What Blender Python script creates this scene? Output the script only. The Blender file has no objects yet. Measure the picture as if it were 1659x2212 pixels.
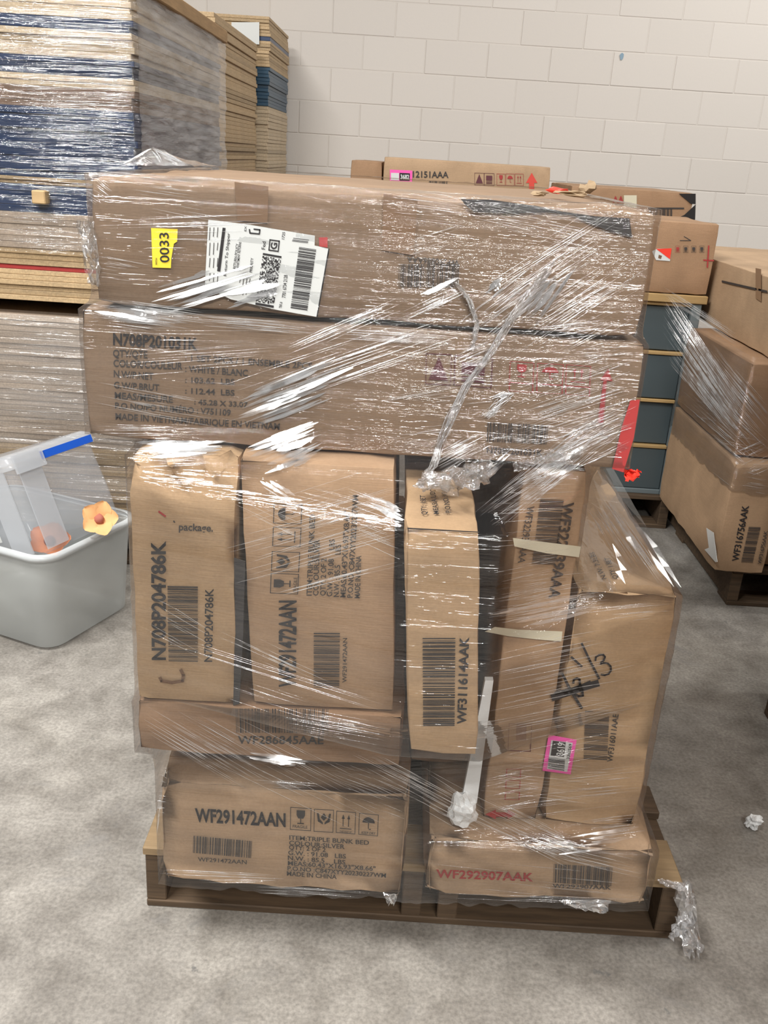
import bpy, bmesh, math, random
from mathutils import Vector, Matrix, noise
from mathutils.bvhtree import BVHTree

random.seed(7)
S = bpy.context.scene
C = S.collection

# ------------------------------------------------------------------ camera
FPX, CX, CY, CH = 2000.0, 829.5, 1106.0, 1.374
PITCH, ROLL = math.radians(20.96), math.radians(3.65)
cd = bpy.data.cameras.new('camera'); cam = bpy.data.objects.new('camera', cd); C.objects.link(cam)
cd.sensor_fit = 'HORIZONTAL'; cd.sensor_width = 36.0; cd.lens = FPX / 1659 * 36.0
cd.clip_start = 0.05; cd.clip_end = 60
cam.location = (0, 0, CH)
cam.rotation_euler = (Matrix.Rotation(math.pi/2 - PITCH, 3, 'X') @ Matrix.Rotation(ROLL, 3, 'Z')).to_euler()
S.camera = cam

# ------------------------------------------------------------------ light
w = bpy.data.worlds.new('world'); S.world = w; w.use_nodes = True
w.node_tree.nodes['Background'].inputs[0].default_value = (1.0, 0.96, 0.92, 1)
w.node_tree.nodes['Background'].inputs[1].default_value = 0.13
def area(name, loc, target, sx, sy, power, col=(1, 0.98, 0.95)):
    l = bpy.data.lights.new(name, 'AREA'); l.shape = 'RECTANGLE'; l.size = sx; l.size_y = sy
    l.energy = power; l.color = col
    o = bpy.data.objects.new(name, l); C.objects.link(o); o.location = loc
    o.rotation_euler = (Vector(target) - Vector(loc)).to_track_quat('-Z', 'Y').to_euler()
    return o
LAMPS = [((-1.9, 0.3, 4.2), (-1.5, 0.6, 0), 300), ((0.8, -2.6, 3.9), (0.1, 1.0, 0.2), 215), ((-1.4, 3.0, 4.4), (-1.4, 3.2, 0), 60), ((2.3, 2.4, 4.4), (2.2, 2.6, 0), 65), ((3.3, 4.6, 4.4), (3.1, 6.6, 1.0), 80)]
for lp, lt, le in LAMPS: area('ceiling_lamp', lp, lt, 2.2, 0.3, le)
S.view_settings.view_transform = 'Standard'; S.view_settings.look = 'None'
S.view_settings.gamma = 1.0; S.view_settings.use_curve_mapping = False
S.view_settings.exposure = 0.0

# ------------------------------------------------------------------ pixel -> place (at a known depth)
def ray(x, y):
    a = x - CX; b = -(y - CY); c, s = math.cos(ROLL), math.sin(ROLL)
    a2 = a*c - b*s; b2 = a*s + b*c
    return Vector((a2, b2*math.sin(PITCH) + FPX*math.cos(PITCH), b2*math.cos(PITCH) - FPX*math.sin(PITCH)))
def atY(p, Y):
    d = ray(*p); return Vector((0, 0, CH)) + d*(Y/d.y)
def atZ(p, Z):
    d = ray(*p); return Vector((0, 0, CH)) + d*((Z-CH)/d.z)
def atX(p, X):
    d = ray(*p); return Vector((0, 0, CH)) + d*(X/d.x)
def zc(ox, oy, s): return lambda x, y: (ox + x/s, oy + y/s)

# ------------------------------------------------------------------ materials
def newmat(name):
    m = bpy.data.materials.new(name); m.use_nodes = True
    nt = m.node_tree; b = nt.nodes['Principled BSDF']
    return m, nt, b
def nd(nt, t, **kw):
    n = nt.nodes.new(t)
    for k, v in kw.items():
        if k in n.inputs.keys(): n.inputs[k].default_value = v
        else: setattr(n, k, v)
    return n
def mapped(nt, scale, coord='Object', rot=(0, 0, 0)):
    tc = nd(nt, 'ShaderNodeTexCoord'); mp = nd(nt, 'ShaderNodeMapping')
    mp.inputs['Scale'].default_value = scale; mp.inputs['Rotation'].default_value = rot
    nt.links.new(tc.outputs[coord], mp.inputs['Vector']); return mp.outputs['Vector']
def ramp(nt, src, stops):
    r = nd(nt, 'ShaderNodeValToRGB'); e = r.color_ramp.elements
    while len(e) < len(stops): e.new(0.5)
    for i, (p, c) in enumerate(stops):
        e[i].position = p; e[i].color = (*c, 1) if len(c) == 3 else c
    nt.links.new(src, r.inputs['Fac']); return r.outputs['Color']
def mixc(nt, fac, a, b, mode='MIX'):
    m = nd(nt, 'ShaderNodeMix', data_type='RGBA', blend_type=mode)
    for v, i in ((fac, 0), (a, 6), (b, 7)):
        if isinstance(v, (float, int)): m.inputs[i].default_value = v
        elif isinstance(v, tuple): m.inputs[i].default_value = (*v, 1)
        else: nt.links.new(v, m.inputs[i])
    return m.outputs[2]
def noisetex(nt, vec, scale, detail=4, rough=0.55, dist=0.0):
    n = nd(nt, 'ShaderNodeTexNoise'); n.inputs['Scale'].default_value = scale; n.inputs['Detail'].default_value = detail
    n.inputs['Roughness'].default_value = rough; n.inputs['Distortion'].default_value = dist
    if vec is not None: nt.links.new(vec, n.inputs['Vector'])
    return n.outputs['Fac']
def bump(nt, b, h, strength=0.3, dist=0.002):
    n = nd(nt, 'ShaderNodeBump'); n.inputs['Strength'].default_value = strength; n.inputs['Distance'].default_value = dist
    nt.links.new(h, n.inputs['Height']); nt.links.new(n.outputs['Normal'], b.inputs['Normal'])
def plain(name, col, rough=0.6, **kw):
    m, nt, b = newmat(name); b.inputs['Base Color'].default_value = (*col, 1); b.inputs['Roughness'].default_value = rough
    for k, v in kw.items(): b.inputs[k].default_value = v
    return m

def cardboard(name, base, dark=0.72, rough=0.75):
    m, nt, b = newmat(name)
    v = mapped(nt, (1, 1, 1))
    n1 = noisetex(nt, v, 5, 5, 0.6, 0.4)
    n2 = noisetex(nt, mapped(nt, (6, 6, 160)), 3, 3)
    n3 = noisetex(nt, v, 220, 2)
    n4 = noisetex(nt, v, 14, 6, 0.7)
    c = mixc(nt, ramp(nt, n1, [(0.3, (0, 0, 0)), (0.75, (1, 1, 1))]), tuple(x*dark for x in base), base)
    c = mixc(nt, ramp(nt, n2, [(0.35, (0.86,)*3), (0.7, (1.04,)*3)]), c, c, 'MIX')
    c2 = mixc(nt, 0.22, c, ramp(nt, n2, [(0.3, (0.5,)*3), (0.75, (1,)*3)]), 'MULTIPLY')
    c2 = mixc(nt, 0.25, c2, ramp(nt, n3, [(0.3, (0.6,)*3), (0.7, (1,)*3)]), 'MULTIPLY')
    c2 = mixc(nt, ramp(nt, n4, [(0.66, (0, 0, 0)), (0.8, (0.35,)*3)]), c2, (0.24, 0.15, 0.09))
    nt.links.new(c2, b.inputs['Base Color']); b.inputs['Roughness'].default_value = rough
    b.inputs['Specular IOR Level'].default_value = 0.25
    bump(nt, b, n2, 0.25, 0.0015)
    return m
CARD = cardboard('cardboard', (0.50, 0.33, 0.20))
CARD_P = cardboard('cardboard_pale', (0.54, 0.37, 0.23))
CARD_D = cardboard('cardboard_brown', (0.43, 0.265, 0.155))
CARD_Y = cardboard('cardboard_golden', (0.56, 0.38, 0.22))
CARD_DIM = cardboard('cardboard_dimmed', (0.295, 0.20, 0.13), 0.8)  # darkened copy of plain cardboard: dimmer light on the two top cartons, put in colour
TORN = cardboard('torn_cardboard', (0.50, 0.36, 0.22), 0.5)
INK = plain('black_ink', (0.022, 0.020, 0.022), 0.6)
INK2 = plain('worn_ink', (0.040, 0.034, 0.032), 0.7)
REDINK = plain('red_ink', (0.34, 0.03, 0.03), 0.6)
PURINK = plain('maroon_ink', (0.10, 0.022, 0.032), 0.6)
BROWNINK = plain('brown_marker', (0.16, 0.085, 0.045), 0.7)
WHITEPAPER = plain('label_paper', (0.60, 0.62, 0.61), 0.5)
YELLOW = plain('yellow_paper', (0.80, 0.63, 0.05), 0.5)
PINK = plain('pink_paper', (0.85, 0.10, 0.42), 0.5)
BLACK = plain('black_plastic', (0.015, 0.015, 0.017), 0.35)
RED = plain('red_plastic', (0.80, 0.05, 0.03), 0.35)
MASK = plain('masking_tape', (0.62, 0.58, 0.44), 0.6)
FOAM = plain('white_foam', (0.82, 0.84, 0.84), 0.65)
SCUFF_SHADE = cardboard('dark_scuff', (0.075, 0.07, 0.07), 0.6)  # real scuff on the top carton; also paints the groove shade between cartons
TAPE = plain('brown_tape', (0.24, 0.15, 0.09), 0.3)
GREYTAPE = plain('clear_tape', (0.50, 0.42, 0.36), 0.25)

def wood(name, base, scale=(3, 40, 40), dark=0.45):
    m, nt, b = newmat(name)
    v = mapped(nt, scale); n1 = noisetex(nt, v, 2.0, 6, 0.65, 0.6); n2 = noisetex(nt, mapped(nt, (1, 1, 1)), 6, 4)
    oi = nd(nt, 'ShaderNodeObjectInfo')
    c = mixc(nt, ramp(nt, n1, [(0.3, (0, 0, 0)), (0.7, (1, 1, 1))]), tuple(x*dark for x in base), base)
    c = mixc(nt, 0.35, c, ramp(nt, n2, [(0.3, (0.45,)*3), (0.7, (1,)*3)]), 'MULTIPLY')
    c = mixc(nt, 0.4, c, ramp(nt, oi.outputs['Random'], [(0, (0.55,)*3), (1, (1,)*3)]), 'MULTIPLY')
    nt.links.new(c, b.inputs['Base Color']); b.inputs['Roughness'].default_value = 0.75
    bump(nt, b, n1, 0.3, 0.002); return m
WOOD_OLD = wood('old_pallet_wood', (0.13, 0.082, 0.045))
WOOD_NEW = wood('new_pallet_wood', (0.62, 0.43, 0.22), dark=0.75)
WOOD_MED = wood('weathered_pallet_wood', (0.36, 0.25, 0.135), dark=0.7)
WOOD_BEAM = wood('beam_wood', (0.52, 0.33, 0.16), (40, 3, 40), 0.7)

def board_mat(name, base, speck=0.5, rough=0.6):
    m, nt, b = newmat(name)
    v = mapped(nt, (1, 1, 1)); n1 = noisetex(nt, v, 160, 3, 0.7); n2 = noisetex(nt, mapped(nt, (3, 3, 30)), 3, 4)
    oi = nd(nt, 'ShaderNodeObjectInfo')
    c = mixc(nt, speck, base, ramp(nt, n1, [(0.3, (0.35,)*3), (0.65, (1,)*3)]), 'MULTIPLY')
    c = mixc(nt, 0.4, c, ramp(nt, n2, [(0.3, (0.5,)*3), (0.7, (1,)*3)]), 'MULTIPLY')
    c = mixc(nt, 0.6, c, ramp(nt, oi.outputs['Random'], [(0, (0.55,)*3), (0.5, (0.9,)*3), (1, (1.0,)*3)]), 'MULTIPLY')
    nt.links.new(c, b.inputs['Base Color']); b.inputs['Roughness'].default_value = rough; return m
P_TAN = board_mat('particleboard_tan', (0.60, 0.43, 0.24))
P_PALE = board_mat('particleboard_pale', (0.70, 0.56, 0.38))
P_BLUE = board_mat('laminate_blue', (0.014, 0.040, 0.115), 0.25, 0.35)
P_TEAL = board_mat('laminate_teal', (0.025, 0.085, 0.15), 0.25, 0.4)
P_BROWN = board_mat('board_brown', (0.27, 0.17, 0.11))
P_RED = board_mat('board_red', (0.45, 0.04, 0.035), 0.2)
P_GREY = board_mat('board_greybrown', (0.55, 0.44, 0.34))
P_DARK = board_mat('board_dark', (0.06, 0.045, 0.035))

# stretch film: thin clear sheet, glossy, a little hazy
def film_mat(name, haze=0.10, streak=(2.0, 2.0, 90.0), gloss=0.10, rough=0.12, bstr=0.6, tint=(0.9, 0.92, 0.95), coord='UV'):
    m = bpy.data.materials.new(name); m.use_nodes = True; nt = m.node_tree
    nt.nodes.remove(nt.nodes['Principled BSDF']); out = nt.nodes['Material Output']
    v = mapped(nt, streak, coord)
    h1 = noisetex(nt, v, 1.0, 5, 0.6, 0.35)
    v2 = mapped(nt, (streak[0]*0.6, streak[1]*0.35, 1), coord); h2 = noisetex(nt, v2, 1.0, 3, 0.5, 0.8)
    bp = nd(nt, 'ShaderNodeBump'); bp.inputs['Strength'].default_value = bstr; bp.inputs['Distance'].default_value = 0.02
    nt.links.new(h1, bp.inputs['Height'])
    tr = nd(nt, 'ShaderNodeBsdfTransparent'); tr.inputs[0].default_value = (0.985, 0.985, 0.985, 1)
    gl = nd(nt, 'ShaderNodeBsdfGlossy'); gl.inputs['Roughness'].default_value = rough; gl.inputs[0].default_value = (1, 1, 1, 1)
    nt.links.new(bp.outputs['Normal'], gl.inputs['Normal'])
    df = nd(nt, 'ShaderNodeBsdfDiffuse'); df.inputs[0].default_value = (*tint, 1); nt.links.new(bp.outputs['Normal'], df.inputs['Normal'])
    fr = nd(nt, 'ShaderNodeFresnel'); fr.inputs['IOR'].default_value = 1.45
    ad = nd(nt, 'ShaderNodeMath', operation='MULTIPLY_ADD'); ad.inputs[1].default_value = 0.5; ad.inputs[2].default_value = gloss
    nt.links.new(fr.outputs[0], ad.inputs[0])
    hz = nd(nt, 'ShaderNodeMath', operation='MULTIPLY'); hz.inputs[1].default_value = haze
    nt.links.new(ramp(nt, h2, [(0.35, (0.15,)*3), (0.75, (1.0,)*3)]), hz.inputs[0])
    m1 = nd(nt, 'ShaderNodeMixShader'); m2 = nd(nt, 'ShaderNodeMixShader')
    nt.links.new(hz.outputs[0], m1.inputs[0]); nt.links.new(tr.outputs[0], m1.inputs[1]); nt.links.new(df.outputs[0], m1.inputs[2])
    nt.links.new(ad.outputs[0], m2.inputs[0]); nt.links.new(m1.outputs[0], m2.inputs[1]); nt.links.new(gl.outputs[0], m2.inputs[2])
    nt.links.new(m2.outputs[0], out.inputs['Surface'])
    return m
FILM = film_mat('stretch_film', 0.026, (2.2, 60, 1), 0.045, 0.08, 0.5)
FILM_G = film_mat('stretch_film_hazy', 0.42, (3, 45, 1), 0.08, 0.2, 0.6, (0.62, 0.62, 0.64))
FILM_S = film_mat('stretch_film_stack', 0.035, (1.2, 45, 1), 0.05, 0.12, 0.6, (0.8, 0.8, 0.83))
FILM_L = film_mat('stretch_film_lower', 0.24, (1.2, 45, 1), 0.07, 0.16, 0.6, (0.8, 0.78, 0.76))
def strand_mat(name, dfac=0.6, gfac=0.55, rough=0.1, brk=30):
    m = bpy.data.materials.new(name); m.use_nodes = True; nt = m.node_tree
    nt.nodes.remove(nt.nodes['Principled BSDF']); out = nt.nodes['Material Output']
    n = noisetex(nt, mapped(nt, (1, 1, 1)), brk, 2)
    fac = ramp(nt, n, [(0.38, (0.12,)*3), (0.62, (1.0,)*3)])
    tr = nd(nt, 'ShaderNodeBsdfTransparent'); df = nd(nt, 'ShaderNodeBsdfDiffuse'); df.inputs[0].default_value = (0.88, 0.9, 0.92, 1)
    gl = nd(nt, 'ShaderNodeBsdfGlossy'); gl.inputs['Roughness'].default_value = rough; gl.inputs[0].default_value = (1, 1, 1, 1)
    a = nd(nt, 'ShaderNodeMixShader'); b = nd(nt, 'ShaderNodeMixShader')
    for f0, mx in ((dfac, a), (gfac, b)):
        mm = nd(nt, 'ShaderNodeMath', operation='MULTIPLY'); mm.inputs[1].default_value = f0; nt.links.new(fac, mm.inputs[0]); nt.links.new(mm.outputs[0], mx.inputs[0])
    nt.links.new(tr.outputs[0], a.inputs[1]); nt.links.new(df.outputs[0], a.inputs[2])
    nt.links.new(a.outputs[0], b.inputs[1]); nt.links.new(gl.outputs[0], b.inputs[2]); nt.links.new(b.outputs[0], out.inputs['Surface'])
    return m
STRAND = strand_mat('film_strand')
RIBBON = strand_mat('glare_fold', 0.22, 0.62, 0.2, 18)  # bright ribbons shaped as glare streaks on the film
TAILM = film_mat('film_tail', 0.22, (12, 12, 12), 0.16, 0.15, 0.7, coord='Object')
CRUMP = film_mat('film_crumpled', 0.06, (30, 30, 30), 0.18, 0.12, 0.6, coord='Object')

def concrete():
    m, nt, b = newmat('concrete_floor'); v = mapped(nt, (1, 1, 1))
    n1 = noisetex(nt, v, 1.3, 6, 0.6, 0.5); n2 = noisetex(nt, v, 9, 6, 0.65, 0.3); n3 = noisetex(nt, v, 130, 3, 0.6)
    n4 = noisetex(nt, v, 4.3, 7, 0.7, 1.2); n5 = noisetex(nt, mapped(nt, (1, 1, 1), rot=(0, 0, 0.9)), 17, 4, 0.7)
    c = ramp(nt, n1, [(0.3, (0.26, 0.24, 0.215)), (0.55, (0.42, 0.395, 0.355)), (0.8, (0.50, 0.465, 0.405))])
    c = mixc(nt, 0.85, c, ramp(nt, n2, [(0.3, (0.46, 0.445, 0.43)), (0.65, (1,)*3)]), 'MULTIPLY')
    c = mixc(nt, 0.6, c, ramp(nt, n3, [(0.32, (0.4,)*3), (0.66, (1,)*3)]), 'MULTIPLY')
    c = mixc(nt, ramp(nt, n4, [(0.56, (0, 0, 0)), (0.72, (0.55,)*3)]), c, (0.20, 0.195, 0.19))
    c = mixc(nt, ramp(nt, n5, [(0.66, (0, 0, 0)), (0.73, (0.8,)*3)]), c, (0.11, 0.112, 0.11))
    nt.links.new(c, b.inputs['Base Color'])
    r = nd(nt, 'ShaderNodeMapRange'); r.inputs[3].default_value = 0.38; r.inputs[4].default_value = 0.62
    nt.links.new(n2, r.inputs[0]); nt.links.new(r.outputs[0], b.inputs['Roughness'])
    bump(nt, b, n3, 0.15, 0.001); return m
def blockmat():
    m, nt, b = newmat('painted_block'); v = mapped(nt, (1, 1, 1), 'Object'); oi = nd(nt, 'ShaderNodeObjectInfo')
    n1 = noisetex(nt, v, 60, 4, 0.6)
    c = ramp(nt, oi.outputs['Random'], [(0, (0.655, 0.61, 0.56)), (1, (0.685, 0.64, 0.59))])
    nt.links.new(c, b.inputs['Base Color']); b.inputs['Roughness'].default_value = 0.55
    bump(nt, b, n1, 0.25, 0.002); return m

# ------------------------------------------------------------------ object helpers
def link(name, me, mat=None, parent=None, smooth=False):
    o = bpy.data.objects.new(name, me); C.objects.link(o)
    if mat: 
        me.materials.clear(); me.materials.append(mat)
    if parent: o.parent = parent
    if smooth:
        for p in me.polygons: p.use_smooth = True
    return o
def tag(o, label, cat, group=None):
    o['label'] = label; o['category'] = cat
    if group: o['group'] = group
    return o
def empty(name, loc, label, cat, group=None, rz=0):
    o = bpy.data.objects.new(name, None); C.objects.link(o); o.empty_display_size = 0.05
    o.location = loc; o.rotation_euler = (0, 0, rz); return tag(o, label, cat, group)
def mesh(name, verts, faces):
    me = bpy.data.meshes.new(name); me.from_pydata([tuple(v) for v in verts], [], faces); me.update(); return me
def boxmesh(name, x0, x1, y0, y1, z0, z1, bev=0.0):
    bm = bmesh.new(); bmesh.ops.create_cube(bm, size=1)
    for v in bm.verts: v.co = ((x0+x1)/2 + v.co.x*(x1-x0), (y0+y1)/2 + v.co.y*(y1-y0), (z0+z1)/2 + v.co.z*(z1-z0))
    if bev: bmesh.ops.bevel(bm, geom=bm.edges[:], offset=bev, segments=1, affect='EDGES')
    me = bpy.data.meshes.new(name); bm.to_mesh(me); bm.free(); return me
def rel(pts, root): 
    return [Vector(p) - root.location for p in pts]

def rounded_box(name, dx, dy, dz, r=0.008, amp=0.0015, seed=0, step=0.03, dent=0.0, bulge=0.0, front_amp=None):
    """carton body in local coordinates: x centred, y from 0 (front) to dy, z from 0 to dz; soft worn edges"""
    def axis(L):
        n = max(2, int((L-2*r)/step)); xs = [0, 0.3*r, r] + [r + (L-2*r)*i/n for i in range(1, n)] + [L-r, L-0.3*r, L]
        return [x - L/2 for x in xs]
    A = [axis(dx), axis(dy), axis(dz)]; hd = (dx/2, dy/2, dz/2)
    idx = {}; V = []; Fc = []
    def vid(p):
        k = tuple(round(c, 6) for c in p)
        if k not in idx: idx[k] = len(V); V.append(Vector(p))
        return idx[k]
    for ax in range(3):
        u, v = (ax+1) % 3, (ax+2) % 3
        for sg in (-1, 1):
            for i in range(len(A[u])-1):
                for j in range(len(A[v])-1):
                    q = []
                    for a, b in ((i, j), (i+1, j), (i+1, j+1), (i, j+1)):
                        p = [0, 0, 0]; p[ax] = sg*hd[ax]; p[u] = A[u][a]; p[v] = A[v][b]; q.append(vid(p))
                    Fc.append(q if sg > 0 else q[::-1])
    out = []
    for p in V:
        inn = Vector([max(-hd[k]+r, min(hd[k]-r, p[k])) for k in range(3)])
        d = p - inn
        q = inn + d.normalized()*r if d.length > 1e-9 else p.copy()
        nn = d.normalized() if d.length > 1e-9 else Vector((0, 0, 1))
        s = Vector((seed*3.1, seed*1.7, seed*0.9))
        ns = noise.noise(p*9 + s)*amp*1.2 + noise.noise(p*28 + s)*amp*0.6
        isfront = p.y < -hd[1] + 1e-6 and abs(p.x) < hd[0]-r*1.5 and abs(p.z) < hd[2]-r*1.5
        k = 1.0
        if isfront and front_amp is not None: k = front_amp/amp if amp else 0
        edge = sum(1 for a in range(3) if abs(p[a]) > hd[a]-r*1.01)
        if not isfront: ns = -abs(ns)
        if edge >= 2: ns += dent*(noise.noise(p*14 + s*2)*.9 - 0.6)
        if edge == 3: ns -= dent*0.8
        q = q + nn*ns*k
        if bulge and not isfront:
            f = (1-(p.x/hd[0])**2)*(1-(p.y/hd[1])**2)
            q.z += bulge*f*(1 if p.z > 0 else 0)
        out.append(q + Vector((0, dy/2, dz/2)))
    return mesh(name, out, Fc)

CARTONS = []          # footprints used by the stretch film
def carton(name, label, x0, x1, y0, y1, z0, z1, mat=CARD, group=None, r=0.006, amp=0.0022, dent=0.004, seed=None, lean=0.0, cat='box', film=None, step=0.035, name_body='box_body', front_amp=0.0008, crush=0.0):
    root = empty(name, ((x0+x1)/2, y0, z0), label, cat, group)
    seed = seed if seed is not None else len(CARTONS)+1
    me = rounded_box(name_body, x1-x0, y1-y0, z1-z0, r, amp, seed, step, dent, 0.0, front_amp)
    if crush:
        hh = z1-z0
        for v in me.vertices:
            k = max(0, (v.co.z/hh-.84)/.16)**1.2
            if k > 0:
                q = Vector((v.co.x*38 + v.co.z*22, v.co.y*9, v.co.z*10 + seed)); n_ = noise.noise(q)
                v.co.y += crush*k*(n_ + .35)*1.6 if v.co.y < .1 else 0
                v.co.z -= crush*k*.8*max(0, noise.noise(q*.6 + Vector((3, 3, 3))))
    if lean:
        for v in me.vertices: v.co.x += lean*(v.co.z-(z1-z0)/2)
    link(name_body, me, mat, root, True)
    L = lean*(z1-z0)/2
    CARTONS.append((film, [(x0-abs(L), y0), (x1+abs(L), y0), (x1+abs(L), y1), (x0-abs(L), y1)], z0, z1))
    return root

# ------------------------------------------------------------------ flat print
_tc = {}
def text_geo(s, bold):
    k = (s, bold)
    if k in _tc: return _tc[k]
    cu = bpy.data.curves.new('t', 'FONT'); cu.body = s; cu.offset = bold; cu.resolution_u = 3; cu.size = 1
    o = bpy.data.objects.new('t', cu); C.objects.link(o)
    dg = bpy.context.evaluated_depsgraph_get(); me = bpy.data.meshes.new_from_object(o.evaluated_get(dg))
    V = [v.co.copy() for v in me.vertices]; Fc = [tuple(p.vertices) for p in me.polygons]
    bpy.data.objects.remove(o); bpy.data.curves.remove(cu); bpy.data.meshes.remove(me)
    x0 = min(v.x for v in V); x1 = max(v.x for v in V)
    _tc[k] = ([((v.x-x0)/(x1-x0), v.y/0.69) for v in V], Fc); return _tc[k]
class Face:
    """a printed face of a thing: maps picture points onto the face's own plane"""
    def __init__(self, root, axis, val, off=0.0024):
        self.root, self.axis, self.val = root, axis, val; self.sub = None
        self.off = {'Y': Vector((0, -off, 0)), 'Z': Vector((0, 0, off)), 'X': Vector((-off, 0, 0))}[axis]
    def pt(self, p):
        f = {'Y': atY, 'Z': atZ, 'X': atX}[self.axis]; return f(p, self.val)
    def uv(self, p0, p1, p2, polys, mat, name, lift=0.0):
        a, b, c = self.pt(p0), self.pt(p1), self.pt(p2); V = []; Fc = []
        off = self.off*(1 + lift) - self.root.location
        for pl in polys:
            i = len(V); V += [a + (b-a)*u + (c-a)*v + off for u, v in pl]; Fc.append(tuple(range(i, i+len(pl))))
        return link(name, mesh(name, V, Fc), mat, self.sub or self.root)
    def text(self, s, p0, p1, p2, mat=INK, bold=0.016, name='printed_text', lift=0.0):
        uvs, Fc = text_geo(s, bold); a, b, c = self.pt(p0), self.pt(p1), self.pt(p2)
        off = self.off*(1 + lift) - self.root.location
        return link(name, mesh(name, [a + (b-a)*u + (c-a)*v + off for u, v in uvs], Fc), mat, self.sub or self.root)
    def bars(self, p0, p1, p2, mat=INK, n=46, name='barcode', lift=0.0, seed=1):
        r = random.Random(seed); x = 0; P = []
        ws = [r.choice((1, 1, 2, 3)) for _ in range(n*2-1)]; T = sum(ws)
        for i, wd in enumerate(ws):
            if i % 2 == 0: P.append([(x/T, 0), ((x+wd)/T, 0), ((x+wd)/T, 1), (x/T, 1)])
            x += wd
        return self.uv(p0, p1, p2, P, mat, name, lift)
    def poly(self, pts, mat, name, lift=0.0, thick=0.0):
        off = self.off*(1 + lift) - self.root.location
        V = [self.pt(p) + off for p in pts]; n = len(V)
        if not thick: return link(name, mesh(name, V, [tuple(range(n))]), mat, self.sub or self.root)
        t = self.off.normalized()*thick
        V2 = [v + t for v in V]
        Fc = [tuple(range(n)), tuple(range(2*n-1, n-1, -1))] + [(i, (i+1) % n, (i+1) % n + n, i+n) for i in range(n)]
        return link(name, mesh(name, V + V2, Fc), mat, self.sub or self.root)
    def stroke(self, pts, wpx, mat, name, lift=0.0):
        P = []
        for (ax, ay), (bx, by) in zip(pts, pts[1:]):
            L = math.hypot(bx-ax, by-ay) or 1; nx, ny = -(by-ay)/L*wpx/2, (bx-ax)/L*wpx/2; ex, ey = (bx-ax)/L*wpx*.3, (by-ay)/L*wpx*.3
            P.append([(ax+nx-ex, ay+ny-ey), (bx+nx+ex, by+ny+ey), (bx-nx+ex, by-ny+ey), (ax-nx-ex, ay-ny-ey)])
        off = self.off*(1 + lift) - self.root.location; V = []; Fc = []
        for q in P:
            i = len(V); V += [self.pt(p) + off for p in q]; Fc.append((i, i+1, i+2, i+3))
        return link(name, mesh(name, V, Fc), mat, self.sub or self.root)
def frame_polys(t=0.04, tx=None):
    tx = tx or t
    return [[(0, 0), (1, 0), (1, t), (0, t)], [(0, 1-t), (1, 1-t), (1, 1), (0, 1)], [(0, 0), (tx, 0), (tx, 1), (0, 1)], [(1-tx, 0), (1, 0), (1, 1), (1-tx, 1)]]
def arc(cx, cy, rx, ry, a0, a1, n=10):
    return [(cx + rx*math.cos(math.radians(a0+(a1-a0)*i/n)), cy + ry*math.sin(math.radians(a0+(a1-a0)*i/n))) for i in range(n+1)]
def icon(kind):
    P = frame_polys(0.03)
    if kind == 'glass': P += [[(.3, .88), (.7, .88), (.7, .66), (.62, .52), (.38, .52), (.3, .66)], [(.48, .52), (.52, .52), (.52, .32), (.48, .32)], [(.34, .28), (.66, .28), (.66, .33), (.34, .33)]]
    if kind == 'arrows':
        for x in (.36, .64): P += [[(x-.02, .32), (x+.02, .32), (x+.02, .7), (x-.02, .7)], [(x-.08, .66), (x+.08, .66), (x, .86)]]
        P += [[(.2, .2), (.8, .2), (.8, .24), (.2, .24)]]
    if kind == 'umbrella': P += [arc(.5, .58, .32, .26, 0, 180), [(.48, .58), (.52, .58), (.52, .3), (.48, .3)], [(.52, .3), (.52, .26), (.62, .26), (.62, .32), (.59, .32), (.59, .3)]]
    if kind == 'hands': P += [[(.34, .64), (.5, .84), (.66, .64), (.5, .5)], [(.14, .82), (.24, .82), (.3, .56), (.46, .42), (.46, .34), (.2, .46)], [(.86, .82), (.76, .82), (.7, .56), (.54, .42), (.54, .34), (.8, .46)]]
    if kind == 'warn': P += [[(.12, .15), (.88, .15), (.5, .9)]]
    if kind == 'bin': P += [[(.2, .4), (.8, .4), (.8, .8), (.2, .8)], [(.2, .15), (.8, .15), (.8, .22), (.2, .22)], [(.2, .27), (.8, .27), (.8, .33), (.2, .33)]]
    return P

# ================================================================== THE ROOM
fl = link('floor', boxmesh('floor', -6, 6, -4, 6.72, -0.1, 0), concrete()); fl['kind'] = 'structure'
WY = 6.7
mort = plain('painted_mortar', (0.635, 0.59, 0.54), 0.6)
wl = link('wall_back', boxmesh('wall_back', -4.2, 5.2, WY-0.0035, WY+0.2, 0, 4.5), mort); wl['kind'] = 'structure'
bmesh_block = boxmesh('block', -0.2000, 0.2000, 0, 0.012, -0.0985, 0.0985, 0.002); bm_mat = blockmat(); bmesh_block.materials.append(bm_mat)
BW, BH = 0.4064, 0.2032
zoff = 0.065
for r_ in range(15):
    for c_ in range(20):
        x = -3.6 + (c_ + (0.5 if r_ % 2 else 0))*BW + 0.02; z = zoff + 0.1016 + r_*BH
        o = bpy.data.objects.new('block', bmesh_block); C.objects.link(o); o.parent = wl
        o.location = (x, WY-0.006+random.uniform(-.0015, .0015), z)
sp = link('paint_mark', mesh('paint_mark', [(math.cos(i*.7)*.012*(1+.3*math.sin(i*2)), 0, math.sin(i*.7)*.022) for i in range(9)], [tuple(range(9))]), plain('blue_mark', (.25, .36, .45), .7), wl)
sp.location = atY((1343, 122), WY-0.012)

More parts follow.
